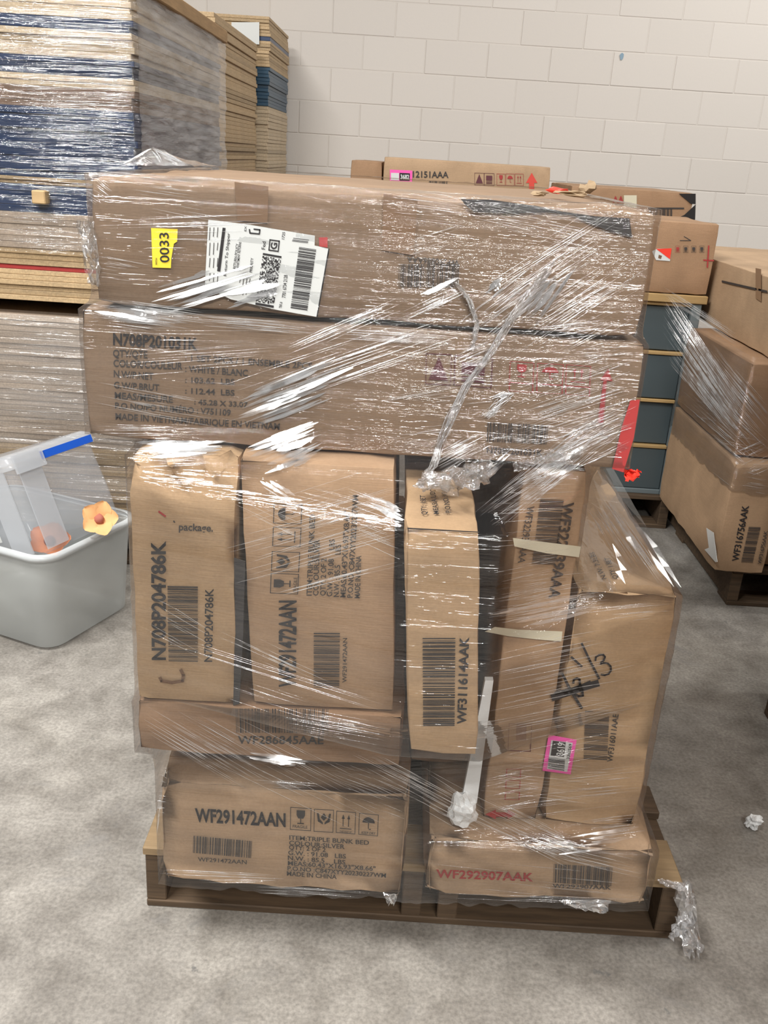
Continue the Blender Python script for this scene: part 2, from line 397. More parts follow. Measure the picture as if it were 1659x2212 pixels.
# ================================================================== PALLETS
def pallet(label, x0, x1, y0, y1, lightfirst=False, group=None, h=0.14, nd_=7):
    root = empty('wooden_pallet', ((x0+x1)/2, (y0+y1)/2, 0), label, 'pallet', group)
    hx, hy = (x1-x0)/2, (y1-y0)/2
    for i, x in enumerate((-hx+.019, 0.0, hx-.019)):
        link('stringer', boxmesh('stringer', x-.019, x+.019, -hy+.002, hy-.002, .016, h-.018, .002), WOOD_OLD, root)
    for i in range(nd_):
        wd = .115 if i in (0, nd_-1) else .09
        yc = -hy + .0575 + (2*hy-.115)*i/(nd_-1)
        j = random.uniform(-.006, .006)
        link('deck_board', boxmesh('deck_board', -hx+j, hx+j, yc-wd/2, yc+wd/2, h-.018, h, .002), WOOD_MED if (i == 0 and lightfirst) else WOOD_OLD, root)
    for i in range(3):
        yc = (-hy+.05, 0, hy-.05)[i]
        link('bottom_board', boxmesh('bottom_board', -hx, hx, yc-.05, yc+.05, 0, .016, .002), WOOD_OLD, root)
    return root
main_pal = pallet('worn wooden pallet carrying the film-wrapped load of furniture cartons', -.408, .608, 1.386, 2.606, True)
# short block nailed beside the middle stringer
link('stringer', boxmesh('stringer', .05, .088, -.61, -.3, .016, .122, .002), WOOD_OLD, main_pal)

# ================================================================== THE LOAD
FY = 1.34
boxA = carton('carton', 'low brown carton with black triple bunk bed print, lying on the pallet', -.357, .078, 1.30, 2.75, .14, .362, CARD_P, film='main', seed=3, dent=.010)
boxR = carton('carton', 'thin brown carton set back between the bunk bed carton and the wide barcode carton', -.345, .05, 1.375, 2.45, .362, .430, CARD_D, film=None, seed=4)
boxB = carton('carton', 'flat wide carton with a large barcode, under the two upright cartons', -.384, .056, 1.28, 2.35, .430, .532, CARD_D, film='main', seed=5)
boxC = carton('carton', 'upright tan carton with crushed top corner, package print and brown L mark', -.380, -.219, 1.28, 2.2, .532, .948, CARD_Y, film='main', seed=6, r=.004, dent=.004, crush=.045, step=.014)
boxD = carton('carton', 'upright bunk bed carton standing on end beside the crushed tan carton', -.207, .026, 1.287, 2.35, .532, .950, CARD, film='main', seed=7, lean=-.06, r=.004, dent=.003, crush=.005)
boxJ = carton('carton', 'flat carton with red printed code at the front corner of the pallet', .112, .518, 1.312, 2.45, .14, .268, CARD_P, film='main', seed=8, dent=.01)
boxS = carton('carton', 'plain dark brown carton deep inside the load beneath the narrow carton', .078, .196, 1.52, 2.3, .268, .552, CARD_D, film=None, seed=9)
boxG = carton('carton', 'narrow pale carton jutting out of the middle of the load', .042, .148, 1.15, 2.1, .553, .915, CARD_Y, film='main', seed=10, lean=-.085, r=.006)
boxH = carton('carton', 'tall narrow carton with sideways print and two strips of masking tape', .209, .314, 1.362, 2.3, .270, .945, CARD, film='main', seed=11)
boxI = carton('carton', 'large carton with pink sticker and black marker scribble', .318, .490, 1.362, 2.25, .270, .742, CARD_Y, film='main', seed=12, dent=.008)
boxE = carton('carton', 'long carton with French and English print and red handling symbols', -.457, .364, FY, 2.49, .952, 1.146, CARD_DIM, film='main', seed=13, r=.004, dent=.003)
boxF = carton('carton', 'long top carton with yellow number sticker and white shipping label', -.436, .352, FY, 2.2, 1.150, 1.327, CARD_DIM, film='main', seed=14, dent=.004, r=.008)

# ---- print on A
Z = zc(280, 1500, 2.5136); f = Face(boxA, 'Y', 1.30)
f.text('WF291472AAN', Z(358, 685), Z(848, 713), Z(355, 615), bold=.032, name='printed_code')
for k, q in (('glass', (872, 730, 985, 737, 874, 606)), ('hands', (1000, 740, 1106, 746, 1003, 616)), ('arrows', (1120, 746, 1225, 755, 1124, 626)), ('umbrella', (1243, 756, 1348, 766, 1247, 638))):
    f.uv(Z(*q[0:2]), Z(*q[2:4]), Z(*q[4:6]), icon(k), INK2, 'handling_symbol')
f.text('FRAGILE', Z(886, 718), Z(966, 724), Z(887, 703), INK2, .01); f.text('THIS WAY UP', Z(1140, 744), Z(1205, 749), Z(1141, 734), INK2, .01); f.text('KEEP DRY', Z(1260, 752), Z(1335, 758), Z(1261, 738), INK2, .01)
for s, x1, y1, x2, y2 in (('ITEM:TRIPLE BUNK BED', 868, 783, 1300, 812), ('COLOUR:SILVER', 867, 812, 1168, 834), ('QTY: 2 OF 2', 866, 836, 1065, 851), ('G.W. : 91.08   LBS', 862, 865, 1175, 886), ('N.W. : 85.5    LBS', 860, 893, 1172, 918), ('MEAS:60.43"X16.93"X8.66"', 860, 922, 1335, 953), ('P.O.NO :C847XYY20230227WM', 858, 950, 1392, 990), ('MADE IN CHINA', 855, 978, 1125, 998)):
    f.text(s, Z(x1, y1), Z(x2, y2), Z(x1, y1-23), INK2, .018)
f.bars(Z(345, 855), Z(660, 884), Z(348, 762), INK2, 40, seed=3); f.text('WF291472AAN', Z(372, 901), Z(637, 917), Z(372, 879), INK2, .01, 'printed_code')
# ---- B
Z = zc(260, 960, 2.6758); f = Face(boxB, 'Y', 1.28)
f.bars(Z(672, 1662), Z(1200, 1664), Z(668, 1522), INK2, 52, seed=4); f.text('WF286845AAE', Z(680, 1725), Z(1175, 1727), Z(680, 1680), INK2, .02, 'printed_code')
# ---- C
f = Face(boxC, 'Y', 1.28)
f.text('N708P204786K', Z(262, 1242), Z(262, 555), Z(186, 1242), bold=.03, name='printed_code')
f.bars(Z(450, 1252), Z(450, 818), Z(280, 1248), INK, 54, seed=5)
f.text('N708P204786K', Z(532, 1252), Z(540, 830), Z(486, 1252), bold=.012, name='printed_code')
f.text('package.', Z(340, 492), Z(537, 500), Z(341, 452), INK2, .02)
f.stroke([Z(232, 1345), Z(240, 1362), Z(300, 1372), Z(362, 1362), Z(366, 1330), Z(352, 1300)], 7, BROWNINK, 'marker_letter')
f.stroke([Z(225, 385), Z(262, 412)], 4, REDINK, 'printed_mark'); f.stroke([Z(310, 440), Z(316, 446)], 3, INK2, 'printed_mark')
# ---- D
f = Face(boxD, 'Y', 1.287)
f.text('WF291472AAN', Z(1012, 1398), Z(1016, 898), Z(920, 1398), bold=.032, name='printed_code')
for s, x1, y1, x2, y2 in (('ITEM:TRIPLE BUNK BED', 1107, 870, 1127, 400), ('COLOUR:SILVER', 1145, 870, 1153, 545), ('QTY: 2 OF 2', 1186, 870, 1192, 655), ('G.W. : 91.08    LBS', 1224, 875, 1240, 545), ('N.W. : 85.5     LBS', 1263, 878, 1276, 575), ('MEAS:60.43"X16.93"X8.66"', 1302, 880, 1327, 380), ('P.O.NO :C847XYY20230227WM', 1342, 882, 1376, 290), ('MADE IN CHINA', 1384, 885, 1393, 640)):
    f.text(s, Z(x1, y1), Z(x2, y2), Z(x1-30, y1), INK2, .018)
f.bars(Z(1266, 1402), Z(1270, 1086), Z(1118, 1400), INK2, 38, seed=6); f.text('WF291472AAN', Z(1308, 1372), Z(1312, 1115), Z(1284, 1372), INK2, .01, 'printed_code')
for k, q in (('glass', (1028, 862, 1034, 745, 866, 856)), ('hands', (1034, 735, 1040, 620, 872, 728)), ('arrows', (1042, 590, 1048, 478, 879, 584)), ('umbrella', (1048, 458, 1053, 345, 884, 452))):
    f.uv(Z(*q[0:2]), Z(*q[2:4]), Z(*q[4:6]), icon(k), INK2, 'handling_symbol')
f.text('FRAGILE', Z(1020, 850), Z(1024, 765), Z(1000, 850), INK2, .01)
# dark strip paints the shade in the groove between the two upright cartons
f.poly([Z(660, 650), Z(725, 670), Z(712, 1100), Z(690, 1490), Z(655, 1500), Z(668, 1000)], SCUFF_SHADE, 'groove_shade', 0.2, .002)
# ---- G
Z = zc(840, 960, 2.5136); f = Face(boxG, 'Y', 1.15)
f.bars(Z(357, 1523), Z(361, 1046), Z(186, 1523), INK, 52, seed=7)
f.text('WF311614AAK', Z(418, 1515), Z(434, 1042), Z(372, 1513), bold=.028, name='printed_code')
f.poly([Z(100, 448), Z(490, 470), Z(490, 476), Z(100, 456)], INK2, 'flap_seam')
f = Face(boxG, 'Z', .915)
f.text('QTY: 1SET', Z(207, 390), Z(196, 285), Z(177, 389), bold=.014); f.text('MEAS:A/L/D*21', Z(272, 385), Z(243, 235), Z(243, 386), bold=.014); f.text('P.O.NO.:V36B', Z(338, 378), Z(307, 240), Z(309, 380), bold=.014)
# ---- H
f = Face(boxH, 'Y', 1.362)
f.text('WF322939AAA', Z(945, 308), Z(868, 832), Z(1003, 312), bold=.028, name='printed_code')
f.bars(Z(822, 292), Z(776, 645), Z(950, 298), INK2, 44, seed=8); f.text('WF322939AAA', Z(752, 330), Z(700, 640), Z(790, 333), INK2, .014, 'printed_code')
f.poly([Z(672, 503), Z(800, 520), Z(1040, 550), Z(1030, 607), Z(850, 585), Z(680, 548)], MASK, 'masking_tape', .5, .0006)
f.poly([Z(520, 1010), Z(575, 985), Z(700, 1000), Z(940, 1010), Z(935, 1063), Z(800, 1052), Z(650, 1035)], MASK, 'masking_tape', .5, .0006)
f.uv(Z(645, 1660), Z(650, 1510), Z(770, 1664), frame_polys(.03), PURINK, 'handling_symbol'); f.uv(Z(690, 1600), Z(692, 1515), Z(745, 1602), [[(0, 0), (1, 0), (1, 1), (0, 1)]], PURINK, 'handling_symbol')
Z2 = zc(860, 1540, 2.37)
f.poly([Z2(445, 515), Z2(500, 490), Z2(500, 503), Z2(560, 505), Z2(560, 488), Z2(600, 515), Z2(560, 538), Z2(560, 527), Z2(500, 527), Z2(500, 540)], REDINK, 'printed_arrow')
for i in range(3):
    f.uv(Z2(545+i*3, 440-i*58), Z2(548+i*3, 398-i*58), Z2(620+i*3, 442-i*58), frame_polys(.05), REDINK, 'handling_symbol')
# ---- I
f = Face(boxI, 'Y', 1.362)
f.bars(Z(1185, 1710), Z(1196, 1450), Z(1056, 1702), INK2, 44, seed=9); f.text('WF316011AAE', Z(1213, 1722), Z(1246, 1462), Z(1184, 1718), INK2, .016, 'printed_code')
pk = [Z(866, 1570), Z(1018, 1598), Z(985, 1785), Z(832, 1765)]
f.sub = f.poly(pk, PINK, 'pink_sticker', .3, .0004)
f.poly([Z(880, 1598), Z(996, 1612), Z(966, 1770), Z(858, 1752)], WHITEPAPER, 'sticker_panel', .8)
f.poly([Z(888, 1600), Z(958, 1608), Z(948, 1690), Z(876, 1680)], BLACK, 'sticker_panel', 1.1)
f.text('13619', Z(944, 1692), Z(955, 1612), Z(905, 1688), WHITEPAPER, .02, lift=1.4); f.text('3363569', Z(978, 1700), Z(992, 1618), Z(962, 1698), INK, .02, lift=1.1)
f.bars(Z(950, 1764), Z(954, 1702), Z(862, 1750), INK, 12, 'printed_text', 1.1, 3); f.sub = None
f.stroke([Z(1045, 1075), Z(1090, 1170), Z(1140, 1265)], 5, INK, 'marker_scribble', .4); f.stroke([Z(990, 1150), Z(1045, 1200)], 5, INK, 'marker_scribble', .4)
f.stroke([Z(1120, 1168), Z(1122, 1150), Z(1140, 1138), Z(1162, 1136), Z(1172, 1148), Z(1166, 1165), Z(1150, 1180), Z(1148, 1186), Z(1165, 1180), Z(1188, 1184), Z(1203, 1200), Z(1204, 1222), Z(1192, 1240), Z(1170, 1248), Z(1152, 1244)], 4, INK, 'marker_scribble', .4)
f.stroke([Z(940, 1240), Z(985, 1330), Z(1045, 1425)], 6, INK, 'marker_scribble', .4)
f.stroke([Z(892, 1368), Z(960, 1345), Z(1040, 1318), Z(1128, 1292)], 15, INK, 'marker_scribble', .4); f.stroke([Z(905, 1345), Z(960, 1330), Z(1020, 1318), Z(1090, 1285)], 7, INK, 'marker_scribble', .4)
f.stroke([Z(1000, 1290), Z(1002, 1272), Z(1020, 1264), Z(1034, 1272), Z(1036, 1296), Z(1030, 1320), Z(1050, 1340), Z(1052, 1358), Z(1030, 1362), Z(1010, 1350)], 5, INK, 'marker_scribble', .4)
f = Face(boxI, 'Z', .742)
f.text('QTY: 1 SET', Z(1245, 735), Z(1195, 620), Z(1217, 738), INK2, .012); f.text('N.W: 7.3LBS', Z(1182, 735), Z(1112, 590), Z(1156, 740), INK2, .012)
# ---- J
f = Face(boxJ, 'Y', 1.312); Z = Z2
f.text('WF292907AAK', Z(195, 838), Z(690, 857), Z(195, 797), REDINK, .022, 'printed_code')
f.bars(Z(793, 864), Z(1090, 882), Z(797, 768), INK2, 44, seed=10); f.text('WF292907AAK', Z(790, 890), Z(1090, 900), Z(790, 870), INK2, .014, 'printed_code')
# ---- E
Z = zc(150, 640, 2.5523); f = Face(boxE, 'Y', FY)
f.text('N708P201031K', Z(243, 265), Z(707, 293), Z(243, 203), bold=.032, name='printed_code')
for s, x1, y1, x2, y2, h in (('QTY/QTE', 243, 331, 432, 338, 39), (': 1 SET 2PCS / 1 ENSEMBLE 2PCS', 640, 352, 1338, 398, 33), ('COLOR/COULEUR', 245, 385, 625, 402, 38), (': WHITE / BLANC', 640, 414, 985, 438, 34), ('N.W/P.NET', 247, 443, 465, 458, 37), (': 103.62  LBS', 640, 474, 912, 485, 30), ('G.W/P.BRUT', 248, 504, 497, 519, 35), (': 112.44  LBS', 640, 533, 912, 545, 30),
      ('MEAS/MESURE', 252, 561, 572, 584, 35), (': 45.28 X 33.07', 690, 593, 985, 610, 28), ('P.O NO/PO NUMÉRO : V751109', 254, 616, 890, 656, 33), ('MADE IN VIETNAM/FABRIQUE EN VIETNAM', 256, 676, 1160, 732, 34)):
    f.text(s, Z(x1, y1), Z(x2, y2), Z(x1, y1-h), INK2, .02)
Z = zc(800, 690, 2.6758)
f.text('N708P201031K', Z(672, 770), Z(995, 786), Z(672, 736), INK2, .02, 'printed_code')
f.bars(Z(672, 702), Z(1018, 720), Z(678, 590), INK2, 46, seed=11)
f.poly([Z(1312, 592), Z(1345, 596), Z(1365, 352), Z(1398, 356), Z(1372, 282), Z(1328, 348), Z(1345, 350)], REDINK, 'printed_arrow')
for k, q in (('glass', (800, 362, 940, 372, 806, 238)), ('umbrella', (958, 372, 1110, 380, 964, 250)), ('arrows', (1125, 382, 1268, 392, 1130, 258))):
    f.uv(Z(*q[0:2]), Z(*q[2:4]), Z(*q[4:6]), icon(k), REDINK, 'handling_symbol')
    f.uv(Z(q[0], q[1]+50), Z(q[2], q[3]+50), Z(q[0], q[1]), frame_polys(.04), REDINK, 'handling_symbol')
f.uv(Z(318, 372), Z(466, 380), Z(322, 192), icon('warn'), PURINK, 'handling_symbol'); f.uv(Z(480, 378), Z(700, 396), Z(486, 204), icon('bin'), PURINK, 'handling_symbol')
f.poly([Z(1555, 460), Z(1500, 466), Z(1450, 620), Z(1395, 860), Z(1460, 880), Z(1520, 680)], plain('red_band', (.42, .05, .05), .4), 'red_band', .2, .0005)
# ---- F
Z = zc(160, 310, 2.5922); f = Face(boxF, 'Y', FY)
f.poly([Z(900, 215), Z(1090, 240), Z(1085, 445), Z(915, 430)], TAPE, 'packing_tape', 0, .0004)
f.sub = f.poly([Z(435, 472), Z(583, 478), Z(580, 548), Z(562, 560), Z(548, 640), Z(545, 696), Z(443, 693)], YELLOW, 'yellow_sticker', .3, .0004)
f.text('0033', Z(537, 664), Z(533, 498), Z(486, 664), INK, .01, 'sticker_number', .8); f.text('WITH', Z(470, 678), Z(470, 640), Z(460, 678), INK, .01, 'sticker_number', .8); f.sub = None
slab_ = f.poly([Z(755, 425), Z(990, 455), Z(1350, 515), Z(1348, 570), Z(1425, 587), Z(1358, 968), Z(1140, 930), Z(880, 870), Z(735, 800)], WHITEPAPER, 'shipping_label', .4, .0006)
f.poly([Z(1425, 587), Z(1432, 588), Z(1365, 970), Z(1358, 968)], BLACK, 'shipping_label', .5)
f.poly([Z(1372, 525), Z(1420, 524), Z(1420, 582), Z(1374, 575)], plain('red_card', (.5, .05, .05), .5), 'printed_mark')
LF = .9; f.sub = slab_
f.poly([Z(835, 470), Z(852, 472), Z(822, 715), Z(804, 712)], INK, 'label_print', LF)
f.bars(Z(1308, 932), Z(1358, 592), Z(1214, 918), INK, 48, 'barcode', LF, 12); f.bars(Z(1310, 556), Z(1318, 538), Z(1222, 545), INK, 3, 'barcode', LF, 2)
rr = random.Random(5); cells = []
for i in range(44):
    for j in range(22):
        if rr.random() < .5: cells.append([(i/44, j/22), ((i+1)/44, j/22), ((i+1)/44, (j+1)/22), (i/44, (j+1)/22)])
cells += [[(-.07, 0), (-.02, 0), (-.02, 1), (-.07, 1)], [(1.02, 0), (1.06, 0), (1.06, 1), (1.02, 1)]]
f.uv(Z(1122, 900), Z(1162, 645), Z(1020, 882), cells, INK, 'label_code', LF)
f.uv(Z(1148, 606), Z(1155, 542), Z(1090, 598), frame_polys(.11), INK, 'label_print', LF); f.text('G', Z(1136, 592), Z(1141, 556), Z(1102, 588), INK, .03, 'label_print', LF)
for s, a, b, c in (('Fed', (1072, 592), (1077, 548), (1052, 590)), ('1725', (1180, 535), (1184, 495), (1165, 533)), ('7701 6734 2128', (1186, 862), (1198, 735), (1166, 860)), ('Return To Shipper', (856, 740), (876, 500), (840, 738)), ('EX', (968, 490), (970, 462), (956, 488)), ('RETURN POLICY', (908, 700), (925, 560), (893, 698)), ('APARTMENT RETURNS', (925, 700), (940, 550), (912, 698)), ('TRK #', (1165, 920), (1168, 885), (1150, 918)), ('PRIORITY', (1000, 720), (1008, 640), (985, 718))):
    f.text(s, Z(*a), Z(*b), Z(*c), INK, .008, 'label_print', LF)
f.stroke([Z(985, 480), Z(988, 500), Z(1040, 505), Z(1043, 482), Z(1010, 478)], 3, INK, 'label_print', LF)
for i in range(12):
    x = 765 + (i % 3)*22; y0 = 470 + (i//3)*85
    f.stroke([Z(x, y0), Z(x-4, y0+random.uniform(35, 70))], 1.6, INK2, 'label_print', LF)
for i in range(8):
    x = 935 + (i % 4)*18; y0 = 755 + (i//4)*55
    f.stroke([Z(x, y0), Z(x-5, y0+random.uniform(20, 45))], 1.6, INK2, 'label_print', LF)
Z = zc(700, 320, 1.73); f.sub = None
f.bars(Z(505, 432), Z(280, 432), Z(500, 520), INK2, 46, seed=13); f.text('WF290886AAA', Z(505, 418), Z(312, 404), Z(503, 440), INK2, .012, 'printed_code')
f.poly([Z(222, 170), Z(350, 190), Z(335, 400), Z(215, 380)], TAPE, 'packing_tape', 0, .0004)
sc = f.poly([Z(510, 190), Z(620, 192), Z(700, 203), Z(790, 215), Z(880, 235), Z(1020, 255), Z(1140, 262), Z(1150, 335), Z(1120, 325), Z(1060, 308), Z(1000, 285), Z(930, 252), Z(830, 240), Z(700, 245), Z(560, 238), Z(530, 215)], SCUFF_SHADE, 'dark_scuff', 0, .0006)

# white foam edge strip and crumpled foam in the dark gap
def crumple(name, pts, r, seed, mat, label, cat, sub=3, amp=.5, flat=1.0):
    bm = bmesh.new(); bmesh.ops.create_icosphere(bm, subdivisions=sub, radius=1)
    c = Vector(pts)
    for v in bm.verts:
        d = v.co.normalized(); k = 1 + amp*noise.noise(d*1.8+Vector((seed,)*3)) + amp*.5*noise.noise(d*5+Vector((seed,)*3)); v.co = Vector((d.x*r[0], d.y*r[1], d.z*r[2]))*k
    zm = min(v.co.z for v in bm.verts)
    for v in bm.verts: v.co.z -= zm
    me = bpy.data.meshes.new(name); bm.to_mesh(me); bm.free(); o = link(name, me, mat); o.location = c
    return tag(o, label, cat)
fs = [atY((1048, 1470), 1.352), atY((1066, 1470), 1.352), atY((1030, 1735), 1.352), atY((996, 1735), 1.352)]
V = fs + [p + Vector((0, .012, 0)) for p in fs]
tag(link('foam_strip', mesh('foam_strip', V, [(0, 3, 2, 1), (4, 5, 6, 7), (0, 1, 5, 4), (1, 2, 6, 5), (2, 3, 7, 6), (3, 0, 4, 7)]), FOAM), 'thin white foam edge strip along the tall narrow carton', 'foam strip')
fc = atY((994, 1816), 1.335); crumple('foam_wad', (fc.x, 1.345, .270), (.024, .022, .034), 3.3, FOAM, 'crumpled white foam wad sitting on the carton with red printed code', 'foam', amp=.45)
p = atZ((1625, 1790), 0); crumple('foam_scrap', (p.x, p.y, 0), (.016, .013, .017), 8.1, FOAM, 'small torn scrap of white foam on the concrete floor', 'foam', amp=.7)

# ================================================================== STRETCH FILM
def hull(pts):
    pts = sorted(set(pts)); 
    def half(ps):
        h = []
        for p in ps:
            while len(h) > 1 and (h[-1][0]-h[-2][0])*(p[1]-h[-2][1]) - (h[-1][1]-h[-2][1])*(p[0]-h[-2][0]) <= 0: h.pop()
            h.append(p)
        return h
    a = half(pts); b = half(pts[::-1]); return a[:-1] + b[:-1]
def radius(h, c, th):
    d = (math.cos(th), math.sin(th)); best = 0
    for (x1, y1), (x2, y2) in zip(h, h[1:]+h[:1]):
        ex, ey = x2-x1, y2-y1; den = d[0]*ey - d[1]*ex
        if abs(den) < 1e-9: continue
        t = ((x1-c[0])*ey - (y1-c[1])*ex)/den; u = ((x1-c[0])*d[1] - (y1-c[1])*d[0])/den
        if t > 0 and -1e-6 <= u <= 1+1e-6: best = max(best, t)
    return best
def film_surface(boxes, c, z0, z1, nth=560, nz=110, close=.05, off=.0035, amp=.0018, seed=0, fold=.05, ragged=.012):
    zs = [z0 + (z1-z0)*i/(nz-1) for i in range(nz)]; dz = zs[1]-zs[0]
    # angles denser over the front of the load
    ths = [2*math.pi*i/nth for i in range(nth)]
    R = []
    for z in zs:
        pts = [p for (ps, a, b) in boxes if a-.004 <= z <= b+.004 for p in ps]
        R.append([radius(hull(pts), c, t) for t in ths] if pts else None)
    last = None
    for i in range(nz):
        if R[i] is None: R[i] = last
        last = R[i]
    nx = next(r for r in R if r)
    R = [r or nx for r in R]
    k = int(close/dz); base = [r[:] for r in R]
    def filt(R, fn): return [[fn([R[j][t] for j in range(max(0, i-k), min(nz, i+k+1))]) for t in range(nth)] for i in range(nz)]
    R = filt(filt(R, max), min)
    for _ in range(3): R = [[(R[max(0, i-1)][t]+2*R[i][t]+R[min(nz-1, i+1)][t])/4 for t in range(nth)] for i in range(nz)]
    V = []; UV = []
    for i, z in enumerate(zs):
        for j, t in enumerate(ths):
            r = max(R[i][j], base[i][j]) + off
            x, y = math.cos(t)*r, math.sin(t)*r
            n1 = noise.noise(Vector((t*3.0, z*38 + 1.2*math.sin(t*2+seed) + t*5, seed))); n2 = noise.noise(Vector((t*9, z*7, seed+5)))
            r2 = r + amp*abs(n1)*1.5 + amp*.6*max(0, n2)
            zz = z
            if i == 0: zz += ragged*noise.noise(Vector((t*7, 2, seed))) + ragged*.6*noise.noise(Vector((t*23, 3, seed)))
            V.append(Vector((c[0]+math.cos(t)*r2, c[1]+math.sin(t)*r2, zz))); UV.append((t*.75, z))
    rows = nz
    if fold:
        for f in (.25, .6, 1.0):
            i = nz-1
            for j, t in enumerate(ths):
                r = R[i][j] + off - fold*f*(1+.8*noise.noise(Vector((t*4, 9, seed)))); zz = z1 + .003*f**.5 + .002*noise.noise(Vector((t*15, f, seed)))
                V.append(Vector((c[0]+math.cos(t)*r, c[1]+math.sin(t)*r, zz))); UV.append((t*.75, z1+fold*f))
        rows += 3
    Fc = []
    for i in range(rows-1):
        for j in range(nth):
            a = i*nth+j; b = i*nth+(j+1) % nth; Fc.append((a, b, b+nth, a+nth))
    return V, Fc, UV
def film_object(root, V, Fc, UV, mat, name='film_sheet'):
    me = mesh(name, [v - root.location for v in V], Fc)
    ul = me.uv_layers.new(name='UVMap')
    for p in me.polygons:
        for li, vi in zip(p.loop_indices, p.vertices): ul.data[li].uv = UV[vi]
    return link(name, me, mat, root, True)
def strands_mesh(bvh, groups, root, seed=1, wide=False):
    rnd = random.Random(seed); V = []; Fc = []
    for g in groups:
        x0, y0, x1, y1, n, spread, wmm = g[:7]; lj = g[7] if len(g) > 7 else .35
        if wide != (wmm >= 1.4): continue
        if not wide: wmm *= .55
        L = math.hypot(x1-x0, y1-y0) or 1; px, py = -(y1-y0)/L, (x1-x0)/L
        for _ in range(n if wide else int(n*1.5)):
            o = rnd.uniform(-spread, spread); a = rnd.uniform(0, lj); b = 1-rnd.uniform(0, lj)
            if b-a < .12: continue
            o2 = o*rnd.uniform(.75, 1.15); ws = wmm*.001*rnd.uniform(.35, 1.2)
            N = 9; pts = []; ph = rnd.uniform(0, 6); cv = rnd.uniform(-4, 4)
            for i in range(N+1):
                u = a+(b-a)*i/N; oo = o+(o2-o)*u + math.sin(ph+u*5)*.8 + cv*u*(1-u)
                d = ray(x0+(x1-x0)*u+px*oo, y0+(y1-y0)*u+py*oo).normalized()
                hit = bvh.ray_cast(Vector((0, 0, CH)), d)
                if hit[0] is None: break
                pts.append(hit[0] - d*.0008)
            if len(pts) < 4: continue
            if max((p2-p1).length for p1, p2 in zip(pts, pts[1:])) > .12: continue
            b0 = len(V)
            if wide:
                pm = pts[len(pts)//2]; lv = Vector(LAMPS[rnd.choice((0, 1, 1))][0]) - pm
                hv = (lv.normalized() + (Vector((0, 0, CH)) - pm).normalized()).normalized() + Vector((rnd.gauss(0, .05), rnd.gauss(0, .05), rnd.gauss(0, .05)))  # ribbon tilted so a lamp mirrors into the camera as glare
                for i, p in enumerate(pts):
                    tdir = (pts[min(i+1, len(pts)-1)] - pts[max(i-1, 0)]).normalized(); e1 = tdir.cross(hv).normalized()
                    if e1.y*e1.z > 0: pass
                    tp = max(.05, math.sin(math.pi*i/(len(pts)-1))**.6)*(.6+.8*abs(noise.noise(Vector((i*.7, b0*.013, 3)))))
                    back = abs(e1.y)*ws*2.2*tp
                    V += [p + e1*ws*2.2*tp - Vector((0, back, 0)) - root.location, p - e1*ws*2.2*tp - Vector((0, back, 0)) - root.location]
                for i in range(len(pts)-1): Fc.append((b0+2*i, b0+2*i+1, b0+2*i+3, b0+2*i+2))
                continue
            M = 5
            for i, p in enumerate(pts):
                tdir = (pts[min(i+1, len(pts)-1)] - pts[max(i-1, 0)]).normalized()
                e1 = tdir.cross(Vector((0, 1, 0))); e1 = e1.normalized() if e1.length > 1e-6 else Vector((1, 0, 0)); e2 = tdir.cross(e1)
                tp = max(.12, math.sin(math.pi*min(1, max(0, (i+.15)/(len(pts)-.7))))**.7)*(.7+.5*noise.noise(Vector((i*.9, b0*.01, 0))))
                for k in range(M):
                    an = 2*math.pi*k/M; V.append(p + (e1*math.cos(an) + e2*math.sin(an)*.6)*ws*tp - root.location)
            for i in range(len(pts)-1):
                for k in range(M): Fc.append((b0+i*M+k, b0+i*M+(k+1) % M, b0+(i+1)*M+(k+1) % M, b0+(i+1)*M+k))
    return mesh('film_wrinkle', V, Fc)

